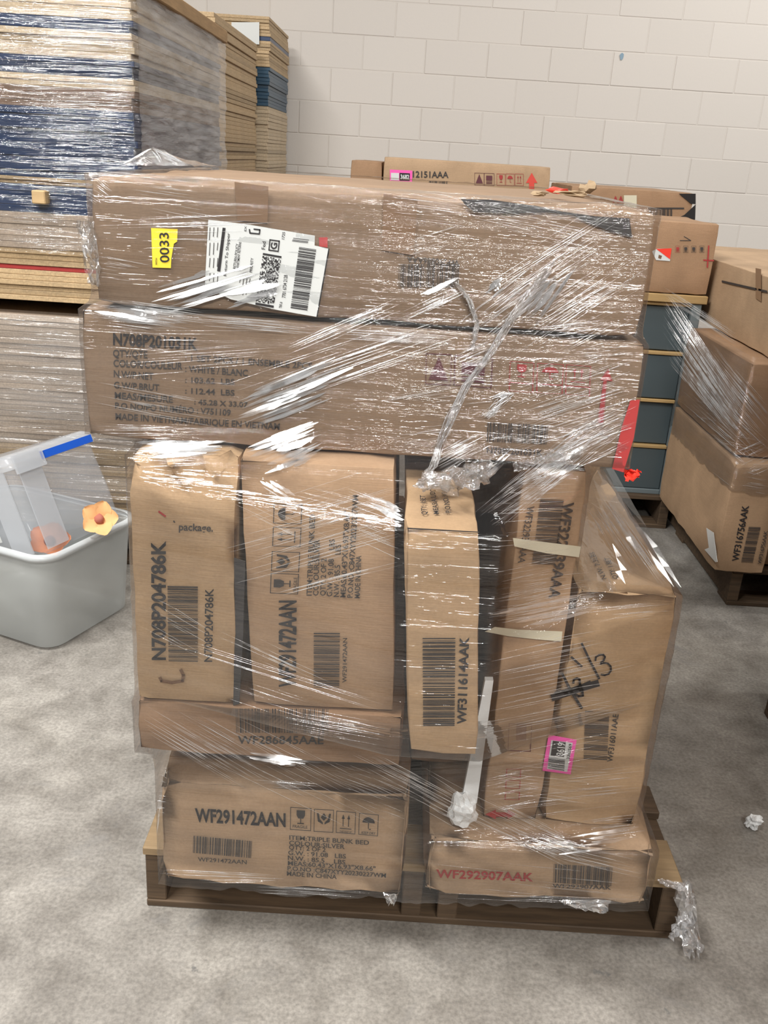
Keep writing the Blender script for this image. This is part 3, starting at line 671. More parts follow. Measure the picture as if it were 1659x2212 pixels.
wrap = empty('stretch_wrap', (.07, 1.75, .1), 'clear wrinkled stretch film wound around the pallet load of furniture cartons', 'stretch film')
bx = [(p, a, b) for (fm, p, a, b) in CARTONS if fm == 'main']
V, Fc, UV = film_surface(bx, (.06, 1.80), .136, 1.329, seed=2)
sheet = film_object(wrap, V, Fc, UV, FILM)
bvh = BVHTree.FromPolygons(V, Fc)
G1 = [
 (300, 975, 500, 962, 12, 16, 2.6, .4), (200, 668, 430, 700, 12, 14, 1.8, .5), (560, 1005, 690, 950, 14, 24, 2.6, .4), (480, 655, 640, 600, 10, 26, 2.4, .4), (500, 880, 720, 800, 12, 30, 2.0, .4), (1130, 700, 1230, 560, 10, 24, 1.8, .5), (1190, 1020, 1290, 960, 8, 16, 1.6, .5), (1000, 1080, 1120, 980, 8, 20, 1.5, .5), (800, 1080, 880, 1120, 8, 12, 2.0, .4), (560, 1040, 640, 1090, 6, 14, 1.8, .5), (1060, 1345, 1300, 1290, 8, 26, 1.6, .4), (1200, 1830, 1390, 1800, 12, 24, 1.6, .6), (1310, 1250, 1330, 1280, 4, 6, 2.6, .3), (900, 640, 1000, 600, 6, 12, 1.6, .5), (1050, 640, 1100, 600, 6, 10, 2.0, .5),
 # x0,y0,x1,y1,n,spread,mm
 (190, 485, 620, 470, 5, 14, .9), (190, 520, 560, 520, 6, 22, .8, .6), (250, 385, 430, 408, 12, 26, .6, .6), (320, 440, 520, 480, 8, 22, .6, .6), (195, 400, 240, 430, 14, 30, .6, .5),
 (320, 655, 570, 580, 26, 32, 1.5, .5), (480, 640, 640, 615, 8, 12, 2.0, .5), (200, 570, 330, 590, 8, 26, .8, .6),
 (200, 655, 470, 690, 40, 16, .8, .6), (185, 690, 400, 715, 22, 18, .6, .6), (420, 690, 700, 715, 30, 12, .7, .7), (700, 715, 1000, 735, 34, 14, .7, .75),
 (178, 680, 200, 830, 0, 0, .5), (176, 700, 212, 704, 14, 60, .5, .3), (260, 730, 640, 735, 12, 18, .6, .7), (240, 790, 620, 760, 14, 30, .6, .6), (460, 880, 1010, 690, 16, 45, 1.1, .5), (500, 890, 780, 770, 14, 26, 1.5, .4), (500, 935, 720, 850, 10, 24, 1.5, .4), (620, 760, 880, 650, 12, 16, 1.2, .4), (860, 690, 1010, 620, 10, 12, 1.2, .4),
 (200, 850, 480, 900, 20, 30, .6, .6), (200, 930, 430, 930, 14, 16, .7, .7), (290, 965, 500, 960, 14, 14, 1.6, .6), (520, 985, 700, 920, 16, 20, 1.6, .5), (600, 1010, 700, 960, 10, 16, 1.6, .5), (800, 870, 1000, 830, 10, 12, .8, .6), (830, 950, 1010, 930, 10, 22, .8, .8),
 (830, 440, 1060, 470, 14, 34, .6, .7), (1000, 440, 1350, 520, 26, 40, .6, .75), (1040, 720, 1380, 500, 46, 95, .8, .6), (1000, 740, 1250, 540, 24, 40, 1.0, .5), (1180, 740, 1400, 620, 22, 60, .8, .6), (860, 545, 1000, 500, 8, 20, .8, .6), (1150, 720, 1320, 700, 14, 20, 1.0, .6),
 (1080, 880, 1380, 770, 30, 60, .7, .65), (1080, 960, 1390, 860, 40, 60, .7, .65), (1180, 1000, 1390, 900, 34, 40, .7, .6), (960, 800, 1100, 740, 14, 30, .8, .6), (900, 850, 1080, 830, 12, 40, .6, .7), (1200, 770, 1370, 760, 12, 14, .8, .7),
 (1045, 1130, 1340, 890, 46, 34, .8, .45), (1050, 1120, 1250, 1000, 24, 30, .8, .5), (930, 1010, 1060, 940, 16, 22, 1.0, .5), (1110, 1030, 1260, 980, 20, 24, 1.1, .5),
 (300, 1005, 460, 1000, 10, 10, .8, .6), (480, 1200, 880, 1090, 26, 70, .8, .5), (500, 1170, 860, 1060, 10, 60, .7, .6), (590, 1290, 870, 1220, 6, 14, .9, .3), (470, 1060, 720, 1180, 10, 30, .6, .6), (740, 1070, 880, 1120, 14, 22, .9, .4), (600, 1060, 800, 1110, 10, 30, .6, .6), (310, 1310, 470, 1400, 8, 40, .6, .6), (340, 1375, 880, 1545, 5, 12, 1.0, .2), (460, 1350, 720, 1470, 7, 25, .7, .5), (480, 1480, 700, 1550, 8, 30, .6, .6), (760, 1130, 880, 1180, 10, 30, .7, .5),
 (295, 1540, 560, 1700, 18, 26, .8, .45), (380, 1540, 640, 1690, 14, 30, .7, .5), (420, 1560, 900, 1800, 10, 60, .7, .5), (520, 1630, 700, 1655, 10, 8, 1.6, .4), (540, 1690, 690, 1700, 10, 10, 1.0, .5), (600, 1550, 860, 1600, 14, 30, .7, .6), (640, 1550, 800, 1580, 10, 20, .7, .6), (700, 1660, 860, 1720, 14, 30, .6, .6), (340, 1720, 360, 1722, 16, 70, .5, .2), (350, 1700, 330, 1860, 3, 4, .9, .2), (345, 1880, 620, 1895, 5, 6, .9, .3), (540, 1920, 800, 1935, 8, 10, .8, .5), (430, 1905, 600, 1905, 5, 5, .7, .5), (780, 1700, 900, 1750, 12, 36, .6, .6),
 (760, 1590, 1010, 1720, 20, 45, 1.0, .4), (800, 1640, 1100, 1800, 10, 40, .8, .5), (900, 1700, 1040, 1780, 10, 40, .8, .5), 
 (1050, 1330, 1300, 1285, 16, 40, 1.2, .5), (1060, 1300, 1340, 1270, 12, 50, .8, .5), (1060, 1280, 1240, 1240, 16, 50, .8, .5), (1060, 1110, 1250, 1100, 20, 60, .7, .6), (1060, 1210, 1240, 1190, 12, 50, .6, .6), (1060, 1440, 1310, 1390, 14, 50, .8, .5), (1060, 1500, 1380, 1430, 12, 40, .8, .5), (1040, 1560, 1390, 1490, 18, 60, .8, .55), (1040, 1620, 1350, 1560, 18, 60, .7, .55), (1040, 1660, 1300, 1690, 20, 50, .7, .55), (1040, 1720, 1180, 1690, 14, 40, .7, .6), (1180, 1700, 1400, 1680, 12, 30, .7, .6), (1050, 1740, 1390, 1700, 10, 40, .7, .6), (1260, 1335, 1450, 1315, 10, 24, .9, .6), (1200, 1530, 1400, 1540, 14, 40, .6, .7),
 (1000, 1730, 1250, 1850, 22, 34, .9, .4), (1110, 1790, 1280, 1850, 24, 26, 1.0, .5), (1240, 1800, 1400, 1780, 26, 24, 1.0, .6), (1180, 1830, 1400, 1880, 16, 20, .7, .6), (930, 1880, 1400, 1930, 10, 40, .5, .7), (940, 1935, 1400, 1950, 12, 6, .7, .7),
]
st = link('film_wrinkle', strands_mesh(bvh, G1, wrap, 3), STRAND, wrap, True); st['kind'] = 'stuff'
st = link('glare_fold', strands_mesh(bvh, G1, wrap, 4, True), RIBBON, wrap, True); st['kind'] = 'stuff'

# twisted rope of film running down the front of the two long cartons
def rope(name, px, dY, root, mat, n=7, wid=9, rmm=1.6, seed=0, segs=30):
    rnd = random.Random(seed); V = []; Fc = []
    def P(u):
        f = u*(len(px)-1); i = min(int(f), len(px)-2); t = f-i
        return px[i][0]+(px[i+1][0]-px[i][0])*t, px[i][1]+(px[i+1][1]-px[i][1])*t
    for s in range(n):
        ph = rnd.uniform(0, 6.3); fr = rnd.uniform(3, 9); am = rnd.uniform(.2, 1)*wid; a0 = rnd.uniform(0, .3); a1 = rnd.uniform(.7, 1); pts = []
        for i in range(segs+1):
            u = a0+(a1-a0)*i/segs; x, y = P(u); x += am*math.sin(ph+fr*u)+rnd.uniform(-1, 1); y += am*.4*math.cos(ph+fr*u)
            d = ray(x, y).normalized(); hit = bvh.ray_cast(Vector((0, 0, CH)), d)
            if hit[0] is None: continue
            pts.append(hit[0] - d*(.002+dY*(.5+.5*math.sin(ph*2+fr*u))))
        if len(pts) < 3: continue
        b0 = len(V); M = 5
        for i, p in enumerate(pts):
            td = (pts[min(i+1, len(pts)-1)]-pts[max(0, i-1)]).normalized(); e1 = td.cross(Vector((0, 1, 0))).normalized(); e2 = td.cross(e1)
            rr_ = rmm*.001*(.5+.8*abs(noise.noise(Vector((i*.4, s*3, seed)))))*(.3 if i in (0, len(pts)-1) else 1)
            for k in range(M): an = 2*math.pi*k/M; V.append(p+(e1*math.cos(an)*1.4+e2*math.sin(an)*.7)*rr_ - root.location)
        for i in range(len(pts)-1):
            for k in range(M): Fc.append((b0+i*M+k, b0+i*M+(k+1) % M, b0+(i+1)*M+(k+1) % M, b0+(i+1)*M+k))
    return link(name, mesh(name, V, Fc), mat, root, True)
# crumpled loose bits of film: peak on the top carton, corner tufts and a hanging tail
def crumpled_sheet(name, pts, root, mat, n=14, amp=.01, seed=0):
    """bilinear patch between four world points with sharp random folds"""
    a, b, c, d = [Vector(p) for p in pts]; V = []; Fc = []
    for i in range(n+1):
        for j in range(n+1):
            u, v = i/n, j/n; p = a*(1-u)*(1-v)+b*u*(1-v)+c*u*v+d*(1-u)*v
            q = Vector((u*5, v*5, seed)); k = min(u, 1-u, v, 1-v)*4+.25
            V.append(p + Vector((noise.noise(q), noise.noise(q+Vector((7, 1, 3))), noise.noise(q+Vector((2, 9, 4)))))*amp*min(1, k) + Vector((0, noise.cell(q*2)*amp*.5, 0)) - root.location)
    for i in range(n):
        for j in range(n): x = i*(n+1)+j; Fc.append((x, x+n+1, x+n+2, x+1))
    return link(name, mesh(name, V, Fc), mat, root)
def crumpled_strip(name, px, wpx, root, mat, seed=0, n=46, amp=.006, lift=.004):
    V = []; Fc = []; M = 7
    for i in range(n+1):
        f_ = i/n*(len(px)-1); k = min(int(f_), len(px)-2); t = f_-k; x = px[k][0]+(px[k+1][0]-px[k][0])*t; y = px[k][1]+(px[k+1][1]-px[k][1])*t
        tx, ty = px[k+1][0]-px[k][0], px[k+1][1]-px[k][1]; L = math.hypot(tx, ty); nx, ny = -ty/L, tx/L
        wv = wpx*(.5+.7*abs(noise.noise(Vector((i*.23, seed, 1)))))
        for j in range(M):
            o_ = (j/(M-1)-.5)*2*wv; d = ray(x+nx*o_, y+ny*o_).normalized(); h = bvh.ray_cast(Vector((0, 0, CH)), d); p = h[0] if h[0] else V[-1]+root.location
            q = Vector((i*.55, j*.9, seed)); V.append(p - d*(lift+amp*(.5+noise.noise(q)+.6*noise.noise(q*2.3))) + Vector((noise.noise(q*1.7), 0, noise.noise(q*1.9+Vector((4, 4, 4)))))*amp*.7 - root.location)
    for i in range(n):
        for j in range(M-1): a = i*M+j; Fc.append((a, a+1, a+M+1, a+M))
    return link(name, mesh(name, V, Fc), mat, root)
CRUMP2 = film_mat('film_bunched', 0.10, (60, 60, 60), 0.30, 0.1, 0.8, coord='Object')
crumpled_strip('film_rope', [(1190, 570), (1110, 680), (1060, 760), (1010, 830), (975, 900), (950, 960), (935, 1010), (905, 1050)], 13, wrap, CRUMP2, 3, 70)
crumpled_strip('film_rope', [(985, 610), (1015, 650), (1030, 700), (1020, 760)], 7, wrap, CRUMP2, 5, 30)
crumpled_strip('film_rope', [(905, 1050), (960, 1035), (1060, 1000)], 18, wrap, CRUMP2, 6, 40, .012)
crumpled_strip('film_rope', [(1110, 1010), (1180, 990), (1260, 975)], 14, wrap, CRUMP2, 7, 36, .008)
for k_, (pp_, wid_) in enumerate((([(1190, 570), (1110, 680), (1060, 760), (1010, 830), (975, 900), (950, 960), (935, 1010), (905, 1050)], 11), ([(985, 610), (1015, 650), (1030, 700), (1020, 760)], 6), ([(1000, 990), (960, 1030), (905, 1050), (960, 1050), (1060, 1000), (1040, 1030)], 16), ([(1090, 880), (1050, 900), (1100, 850), (1060, 860)], 14))):
    rope('film_rope', pp_, .005, wrap, STRAND, 16, wid_, .55, k_+1)
pk = atY((328, 318), 1.37); l0 = atY((262, 358), 1.345); r0 = atY((410, 358), 1.36)
crumpled_sheet('film_peak', [l0, r0, pk+Vector((.012, .03, -.004)), pk], wrap, CRUMP2, 8, .006, 3)
pb = BVHTree.FromPolygons([l0+Vector((-.01, 0, -.01)), r0+Vector((.02, 0, -.01)), pk+Vector((.03, .03, .01)), pk+Vector((-.01, 0, .01))], [(0, 1, 2, 3)])
st = link('film_wrinkle', strands_mesh(pb, [(328, 320, 264, 356, 6, 2, 1.6*.8, .1), (328, 320, 408, 358, 6, 2, 1.2, .1), (328, 322, 350, 352, 5, 4, 1.2, .2), (350, 335, 395, 356, 6, 5, 1.2, .3), (300, 338, 330, 356, 6, 6, 1.0, .3)], wrap, 31), STRAND, wrap, True); st['kind'] = 'stuff'
crumpled_sheet('film_peak', [pk, r0, r0+Vector((.02, .12, 0)), pk+Vector((.02, .1, -.02))], wrap, CRUMP, 8, .006, 5)
c0 = atY((1425, 1900), 1.39); c1 = atY((1455, 1905), 1.385)
tl = [c0, atY((1470, 1915), 1.37), atY((1515, 1960), 1.36), atY((1498, 2058), 1.345)]
crumpled_sheet('film_tail', [atY((1462, 1905), 1.365), atY((1500, 1910), 1.36), atY((1516, 2062), 1.345), atY((1478, 2062), 1.335)], wrap, TAILM, 16, .026, 7)
crumpled_sheet('film_tail', [atY((1418, 1898), 1.375), atY((1475, 1908), 1.365), atY((1480, 1925), 1.355), atY((1425, 1908), 1.365)], wrap, TAILM, 8, .008, 8)
crumpled_sheet('film_tail', [atY((1455, 2000), 1.35), atY((1495, 1960), 1.35), atY((1490, 2025), 1.34), atY((1440, 2025), 1.34)], wrap, TAILM, 10, .018, 9)
crumpled_sheet('film_tail', [atY((900, 1035), 1.2), atY((1050, 1000), 1.3), atY((1060, 1045), 1.27), atY((930, 1060), 1.19)], wrap, CRUMP, 14, .03, 11)
crumpled_sheet('film_tail', [atY((1200, 1945), 1.30), atY((1320, 1945), 1.30), atY((1310, 1972), 1.30), atY((1250, 1965), 1.30)], wrap, TAILM, 8, .008, 13)
crumpled_sheet('film_tail', [atY((828, 1930), 1.29), atY((862, 1930), 1.29), atY((850, 1956), 1.29), atY((835, 1948), 1.29)], wrap, TAILM, 6, .008, 14)
crumpled_sheet('film_tail', [atY((165, 475), 1.335), atY((205, 480), 1.34), atY((215, 620), 1.335), atY((190, 610), 1.33)], wrap, CRUMP, 10, .012, 15)
# film stretched from the long carton down to the top of the marker-scribbled carton
eb = atY((1288, 1036), 1.80); ie = Vector((.488, 1.37, .752))
tri = [Vector((.316, 1.40, .93)), Vector((.330, 1.37, .752)), Vector((.490, 1.37, .750)), Vector((.372, 2.1, .945))]
crumpled_sheet('film_sheet', tri, wrap, FILM, 14, .004, 17)
tb = BVHTree.FromPolygons([tri[0], tri[1], tri[2], tri[3]], [(0, 1, 2, 3)])
st = link('film_wrinkle', strands_mesh(tb, [(1288, 1050, 1450, 1280, 16, 12, 1.0, .4), (1280, 1060, 1400, 1240, 16, 22, .9, .5), (1270, 1090, 1340, 1200, 10, 20, .9, .5)], wrap, 12), STRAND, wrap, True); st['kind'] = 'stuff'

# red film tag on the long carton's lower corner
rt = crumpled_sheet('film_tag', [atY((1347, 1012), 1.345), atY((1385, 1018), 1.33), atY((1380, 1030), 1.325), atY((1350, 1042), 1.335)], boxE, RED, 6, .012, 21)
# torn scraps on the top carton
for i, (x, y, w_, h_) in enumerate(((1205, 414, 40, 14), (1268, 412, 36, 26), (1165, 418, 30, 8), (1240, 420, 60, 10))):
    q = atZ((x, y+6), 1.334)
    o = crumple('cardboard_scrap', (q.x, q.y, 1.334), (w_*.0004, .012, h_*.0004), 3+i*2.3, TORN if i else RED, ('torn red scrap lying on the top carton', 'torn pointed cardboard flake lying on the top carton', 'small flat cardboard flake beside the red scrap on the top carton', 'low wide cardboard flake behind the pointed flake on the top carton')[i], 'scrap', 2, .8)

# ================================================================== PANEL STACKS
def panel(x0, x1, y0, y1, z, t, mat, label, group, name='panel_board', cache={}):
    key = (round(x1-x0, 2), round(y1-y0, 2), round(t, 3), mat.name)
    if key not in cache:
        me = boxmesh('panel_board', -(x1-x0)/2, (x1-x0)/2, -(y1-y0)/2, (y1-y0)/2, 0, t, .0012); me.materials.append(mat); cache[key] = me
    o = bpy.data.objects.new(name, cache[key]); C.objects.link(o)
    o.location = ((x0+x1)/2 + random.uniform(-.006, .006), (y0+y1)/2 + random.uniform(-.006, .006), z); o.rotation_euler.z = random.uniform(-.003, .003)
    return tag(o, label, 'board', group)
SX = -.795
stack_pal = pallet('wooden pallet under the lower film-wrapped panel stack', SX-1.1, SX-.02, 2.92, 4.18, group=None)
def stack(bands, x0, x1, y0, y1, ztop, grp, where):
    """bands: (z_bottom, z_top, material, label, thickness)"""
    for za, zb, mat, lab, t in bands:
        n = max(1, round((zb-za)/(t+.0008))); p = (zb-za)/n
        for i in range(n): panel(x0, x1, y0, y1, za+i*p, p-.0006, mat, lab + ' in the ' + where, lab.split(' panel')[0] + ' panels in the ' + where)
W1 = 'upper film-wrapped stack'
stack([(.892, .985, P_TAN, 'raw plywood-edged panel', .0155), (.985, .999, P_RED, 'thin red panel', .014), (.999, 1.05, P_TAN, 'raw plywood-edged panel', .0155), (1.05, 1.155, P_GREY, 'grey-brown panel', .017), (1.155, 1.235, P_BLUE, 'dark blue laminated panel', .019), (1.235, 1.256, P_TAN, 'raw plywood-edged panel', .0105), (1.256, 1.449, P_BLUE, 'dark blue laminated panel', .019), (1.449, 1.505, P_BROWN, 'brown panel', .018), (1.505, 1.537, P_PALE, 'pale panel', .016), (1.537, 1.585, P_BLUE, 'dark blue laminated panel', .016), (1.585, 1.655, P_PALE, 'pale panel', .0175), (1.655, 1.687, P_BLUE, 'dark blue laminated panel', .016), (1.687, 1.765, P_PALE, 'pale panel', .0155)],
      SX-1.2, SX, 2.9, 4.22, 0, '', W1)
W2 = 'lower film-wrapped stack'
stack([(.14, .42, P_TAN, 'raw tan panel', .0175), (.42, .845, P_GREY, 'grey-brown panel', .0175)], SX-1.2, SX-.01, 2.91, 4.2, 0, '', W2)
for i, x in enumerate((SX-1.1, SX-.62, SX-.14)):
    tag(link('dunnage_strip', boxmesh('dunnage_strip', x-.04, x+.04, 2.93, 4.18, .8455, .8915, .002), WOOD_OLD), ('dark wooden spacer between the two panel stacks, far from the load', 'dark wooden spacer between the two panel stacks, under their middle', 'dark wooden spacer between the two panel stacks, on the side toward the load')[i], 'wood strip')
q = atY((92, 432), 2.888); tag(link('corner_block', boxmesh('corner_block', -.02, .02, -.03, .012, 0, .038, .003), WOOD_NEW), 'small tan wooden block sticking out of the blue panels', 'wood block').location = (q.x, q.y-.004, q.z-.01)
# long timber lying on top of the wrapped stack
tag(link('timber_beam', boxmesh('timber_beam', SX-.075, SX+.03, 2.95, 4.23, 1.768, 1.815, .003), WOOD_BEAM), 'long raw timber lying on the edge of the film-wrapped panel stack', 'timber')
tag(link('timber_beam', boxmesh('timber_beam', SX-.20, SX-.10, 2.95, 4.15, 1.768, 1.81, .003), wood('beam_dark', (.25, .14, .07), (40, 3, 40), .7)), 'darker timber beside the long raw timber on the panel stack', 'timber')
stack([(.14, 1.80, P_TAN, 'plain particleboard panel', .0185), (1.80, 1.90, P_TAN, 'splintered particleboard panel', .0185)], SX-1.05, SX-.055, 4.38, 5.58, 0, '', 'unwrapped stack behind the film-wrapped one')
pallet('wooden pallet under the unwrapped particleboard stack', SX-1.05, SX-.05, 4.38, 5.58)
stack([(.14, 1.60, P_PALE, 'pale particleboard panel', .0185), (1.60, 1.80, P_TEAL, 'teal blue laminated panel', .018), (1.80, 1.93, P_TAN, 'rough tan panel', .0165), (1.93, 1.952, P_BLUE, 'dark blue laminated panel', .022), (1.952, 2.05, P_TAN, 'rough tan panel', .0165)], SX-1.05, SX, 5.68, 6.55, 0, '', 'tall stack against the block wall')
pallet('wooden pallet under the tall stack against the block wall', SX-1.05, SX, 5.68, 6.55)
q0, q1, q2, q3 = atY((500, 48), 5.66), atY((560, 48), 5.66), atY((560, 96), 5.66), atY((535, 96), 5.66)
q3 = Vector((q0.x, 5.66, q2.z))
pp = tag(link('paper_notice', mesh('paper_notice', [q0, q1, q2, q3] + [v+Vector((0, .002, 0)) for v in (q0, q1, q2, q3)], [(0, 3, 2, 1), (4, 5, 6, 7), (0, 1, 5, 4), (1, 2, 6, 5), (2, 3, 7, 6), (3, 0, 4, 7)]), WHITEPAPER), 'white printed sheet hanging on the tall stack against the wall', 'paper')

fw = empty('stretch_wrap', (SX-.6, 3.5, .15), 'streaky grey stretch film wound around the panel stack with blue boards', 'stretch film')
def stack_film(z0, z1, seed, mat_f, mat_s, push=.006):
    xr, yf, yb = SX+.012+push, 2.9-.012-push, 4.24
    V = []; UV = []; n1, n2, nz = 60, 60, 110; Fc = []
    path = [(SX-1.22+(xr-SX+1.22-.02)*i/n1, yf) for i in range(n1)] + [(xr-.02+.02*math.sin(a*.39), yf+.02-.02*math.cos(a*.39)) for a in range(5)] + [(xr, yf+.02+(yb-yf-.02)*i/n2) for i in range(1, n2+1)]
    for i in range(nz+1):
        z = z0+(z1-z0)*i/nz
        for j, (x, y) in enumerate(path):
            t = j*.12; n = noise.noise(Vector((t*.5, z*45+t*.15, seed))); nn = noise.noise(Vector((t*.8, z*9, seed+4)))
            side = j > n1+2
            d = .006*abs(n) + .004*max(0, nn)
            edge = .05*noise.noise(Vector((1, z*8, seed+9))) if j > len(path)-8 else 0
            if side: V.append(Vector((x+d*1.6, y+edge, z)))
            else: V.append(Vector((x, y-d, z)))
            UV.append((t*.4, z))
    m = len(path)
    for i in range(nz):
        for j in range(m-1): Fc.append((i*m+j, i*m+j+1, (i+1)*m+j+1, (i+1)*m+j))
    front = [f for f in Fc if (f[0] % m) <= n1+2]; side = [f for f in Fc if (f[0] % m) > n1+2]
    film_object(fw, V, front, UV, mat_f); film_object(fw, V, side, UV, mat_s)
    return BVHTree.FromPolygons(V, Fc)
b1 = stack_film(1.04, 1.775, 3, FILM_S, FILM_G)
b2 = stack_film(.16, .85, 6, FILM_L, FILM_G)
GS = [(0, y, 300, y+random.uniform(2, 16), 6, 7, 1.3, .8) for y in range(4, 400, 8)] + [(200, y, 300, y+random.uniform(2, 10), 5, 6, 1.3, .7) for y in range(4, 400, 9)] + [(0, y, 180, y+random.uniform(2, 10), 3, 6, 1.2, .7) for y in range(400, 540, 9)] + [(0, y, 180, y+6, 3, 6, 1.0, .8) for y in range(690, 940, 10)]
s1 = link('film_wrinkle', strands_mesh(b1, GS, fw, 5), STRAND, fw, True); s1['kind'] = 'stuff'
s2 = link('film_wrinkle', strands_mesh(b2, GS, fw, 6), STRAND, fw, True); s2['kind'] = 'stuff'

# ================================================================== STORAGE BIN
def plastic(name, col, alpha, rough=.35):
    m, nt, b = newmat(name); b.inputs['Base Color'].default_value = (*col, 1); b.inputs['Roughness'].default_value = rough; b.inputs['Alpha'].default_value = alpha
    return m
FROST = plastic('frosted_plastic', (.50, .52, .51), .60); CLEAR = plastic('clear_plastic', (.62, .66, .72), .22, .15); FROST2 = plastic('milky_plastic', (.60, .63, .67), .42, .2); BLUE = plastic('blue_plastic', (.01, .10, .58), 1, .3); RIM = plastic('rim_plastic', (.62, .65, .66), .7, .3)
ang = math.atan2(.92, .39) - math.pi/2
BD, BWd = .40, .52
u1 = Vector((.39, .92, 0)).normalized(); u2 = Vector((-.92, .39, 0)).normalized()
cn = Vector((-.905, 2.262, 0)); bc = cn + u1*BD/2 + u2*BWd/2
RZ = math.atan2(-u2.y, -u2.x)
binr = empty('storage_tub', bc, 'frosted grey plastic tub on the floor beside the wrapped load', 'bin', rz=RZ)
def rrect(hx, hy, r, n=6):
    P = []
    for cx, cy, a0 in ((hx-r, hy-r, 0), (-hx+r, hy-r, 90), (-hx+r, -hy+r, 180), (hx-r, -hy+r, 270)):
        P += [(cx+r*math.cos(math.radians(a0+90*i/n)), cy+r*math.sin(math.radians(a0+90*i/n))) for i in range(n+1)]
    return P
def loft(name, rings, mat, root, cap0=False, cap1=False, th=.0025):
    V = []; Fc = []; n = None
    for hx, hy, r, z in rings:
        P = rrect(hx, hy, r); n = len(P); V += [(x, y, z) for x, y in P]
    for i in range(len(rings)-1):
        for j in range(n): Fc.append((i*n+j, i*n+(j+1) % n, (i+1)*n+(j+1) % n, (i+1)*n+j))
    if cap0: Fc.append(tuple(range(n))[::-1])
    if cap1: Fc.append(tuple(range((len(rings)-1)*n, len(rings)*n)))
    o = link(name, mesh(name, V, Fc), mat, root, False)
    for p in o.data.polygons: p.use_smooth = len(p.vertices) == 4
    return o
hx, hy = BWd/2, BD/2
loft('tub', [(hx-.035, hy-.035, .05, 0.001), (hx-.02, hy-.02, .06, .012), (hx-.004, hy-.004, .06, .295)], FROST, binr, cap0=True)
loft('rim', [(hx-.004, hy-.004, .06, .292), (hx+.010, hy+.010, .07, .292), (hx+.010, hy+.010, .07, .306), (hx-.006, hy-.006, .06, .308)], RIM, binr)
def slab(name, p, mat, root, t=.004):
    a, b, c, d = [Vector(q) for q in p]; n = (b-a).cross(d-a).normalized()*t
    V = [a, b, c, d, a+n, b+n, c+n, d+n]
    return link(name, mesh(name, V, [(0, 3, 2, 1), (4, 5, 6, 7), (0, 1, 5, 4), (1, 2, 6, 5), (2, 3, 7, 6), (3, 0, 4, 7)]), mat, root)
# clear latch box, tipped sideways inside the tub
pv = bc + (-u2)*(hx-.035) + Vector((0, 0, .300))
lb = empty('latch_box', pv, 'clear latching plastic box with blue handles, tipped over inside the frosted tub', 'bin')
lb.rotation_euler = (Matrix.Rotation(RZ, 3, 'Z') @ Matrix.Rotation(math.radians(-22), 3, 'Y')).to_euler()
LW, LD, LH = .40, .335, .275
def lbx(rings, name, mat, **kw):
    o = loft(name, rings, mat, lb, **kw)
    for v in o.data.vertices: v.co.x -= LW/2
    return o
a_, b_ = LW/2, LD/2
lbx([(a_, b_, .03, 0), (a_+.002, b_+.002, .03, .10), (a_-.004, b_-.004, .03, LH-.02)], 'box_shell', CLEAR, cap0=True)
lbx([(a_+.008, b_+.008, .035, LH-.03), (a_+.008, b_+.008, .035, LH), (a_-.012, b_-.012, .03, LH+.012)], 'lid', FROST2, cap1=True)
slab('latch', [(.010, -.06, LH-.028), (.010, .145, LH-.028), (.010, .145, LH-.006), (.010, -.06, LH-.006)], BLUE, lb)
slab('handle', [(-.30, -b_-.012, LH-.07), (-.12, -b_-.012, LH-.07), (-.12, -b_-.012, LH+.0), (-.30, -b_-.012, LH+.0)], BLUE, lb, .012)
slab('corner_post', [(.003, -b_+.02, .01), (.003, -b_+.10, .01), (.003, -b_+.10, LH-.03), (.003, -b_+.02, LH-.03)], FROST2, lb)
slab('corner_post', [(-.10, -b_-.003, .01), (-.025, -b_-.003, .01), (-.025, -b_-.003, LH-.03), (-.10, -b_-.003, LH-.03)], FROST2, lb)
slab('paper_label', [(-.24, -b_-.003, .06), (-.13, -b_-.003, .06), (-.13, -b_-.003, .15), (-.24, -b_-.003, .15)], WHITEPAPER, lb, .001)
slab('lid_clip', [(.012, -b_+.005, LH-.045), (.012, -b_+.11, LH-.045), (.012, -b_+.11, LH+.006), (.012, -b_+.005, LH+.006)], FROST2, lb, .008)
def flower(loc, label, s=1.0, rx=.9, col=(.85, .46, .20), cc=(.42, .13, .09)):
    root = empty('fabric_flower', loc, label, 'flower'); root.rotation_euler = (rx, 0, .3)
    pm = plain('petal', col, .8); cm = plain('flower_heart', cc, .8)
    for i in range(5):
        a = i*2*math.pi/5; V = []; Fc = []; N = 6
        for r_ in range(N+1):
            for k in range(-3, 4):
                u = r_/N; wv = math.sin(math.pi*min(.97, u*.62+.26))*.038*s*(1 if u < .8 else 1-(u-.8)*2.6); x = .01*s+u*.062*s; y = k/3*wv; z = .018*s*math.sin(u*1.6)+.008*s*(k/3)**2*(1 if u > .3 else 0)
                V.append((x*math.cos(a)-y*math.sin(a), x*math.sin(a)+y*math.cos(a), z+i*.0004))
        for r_ in range(N):
            for k in range(6): b0 = r_*7+k; Fc.append((b0, b0+1, b0+8, b0+7))
        link('petal', mesh('petal', V, Fc), pm, root, True)
    bm = bmesh.new(); bmesh.ops.create_icosphere(bm, subdivisions=2, radius=.02*s)
    for v in bm.verts: v.co *= 1+.3*noise.noise(v.co*120); v.co.z = v.co.z*.7+.012*s
    me = bpy.data.meshes.new('flower_heart'); bm.to_mesh(me); bm.free(); link('flower_heart', me, cm, root, True)
    return root
flower(atY((215, 1122), 2.45), 'orange fabric flower with open petals, inside the clear latching box', .72, 1.0)
flower(atY((108, 1172), 2.40), 'darker peach fabric flower behind the frosted corner of the clear latching box', .8, .6, (.62, .25, .13), (.2, .07, .06))

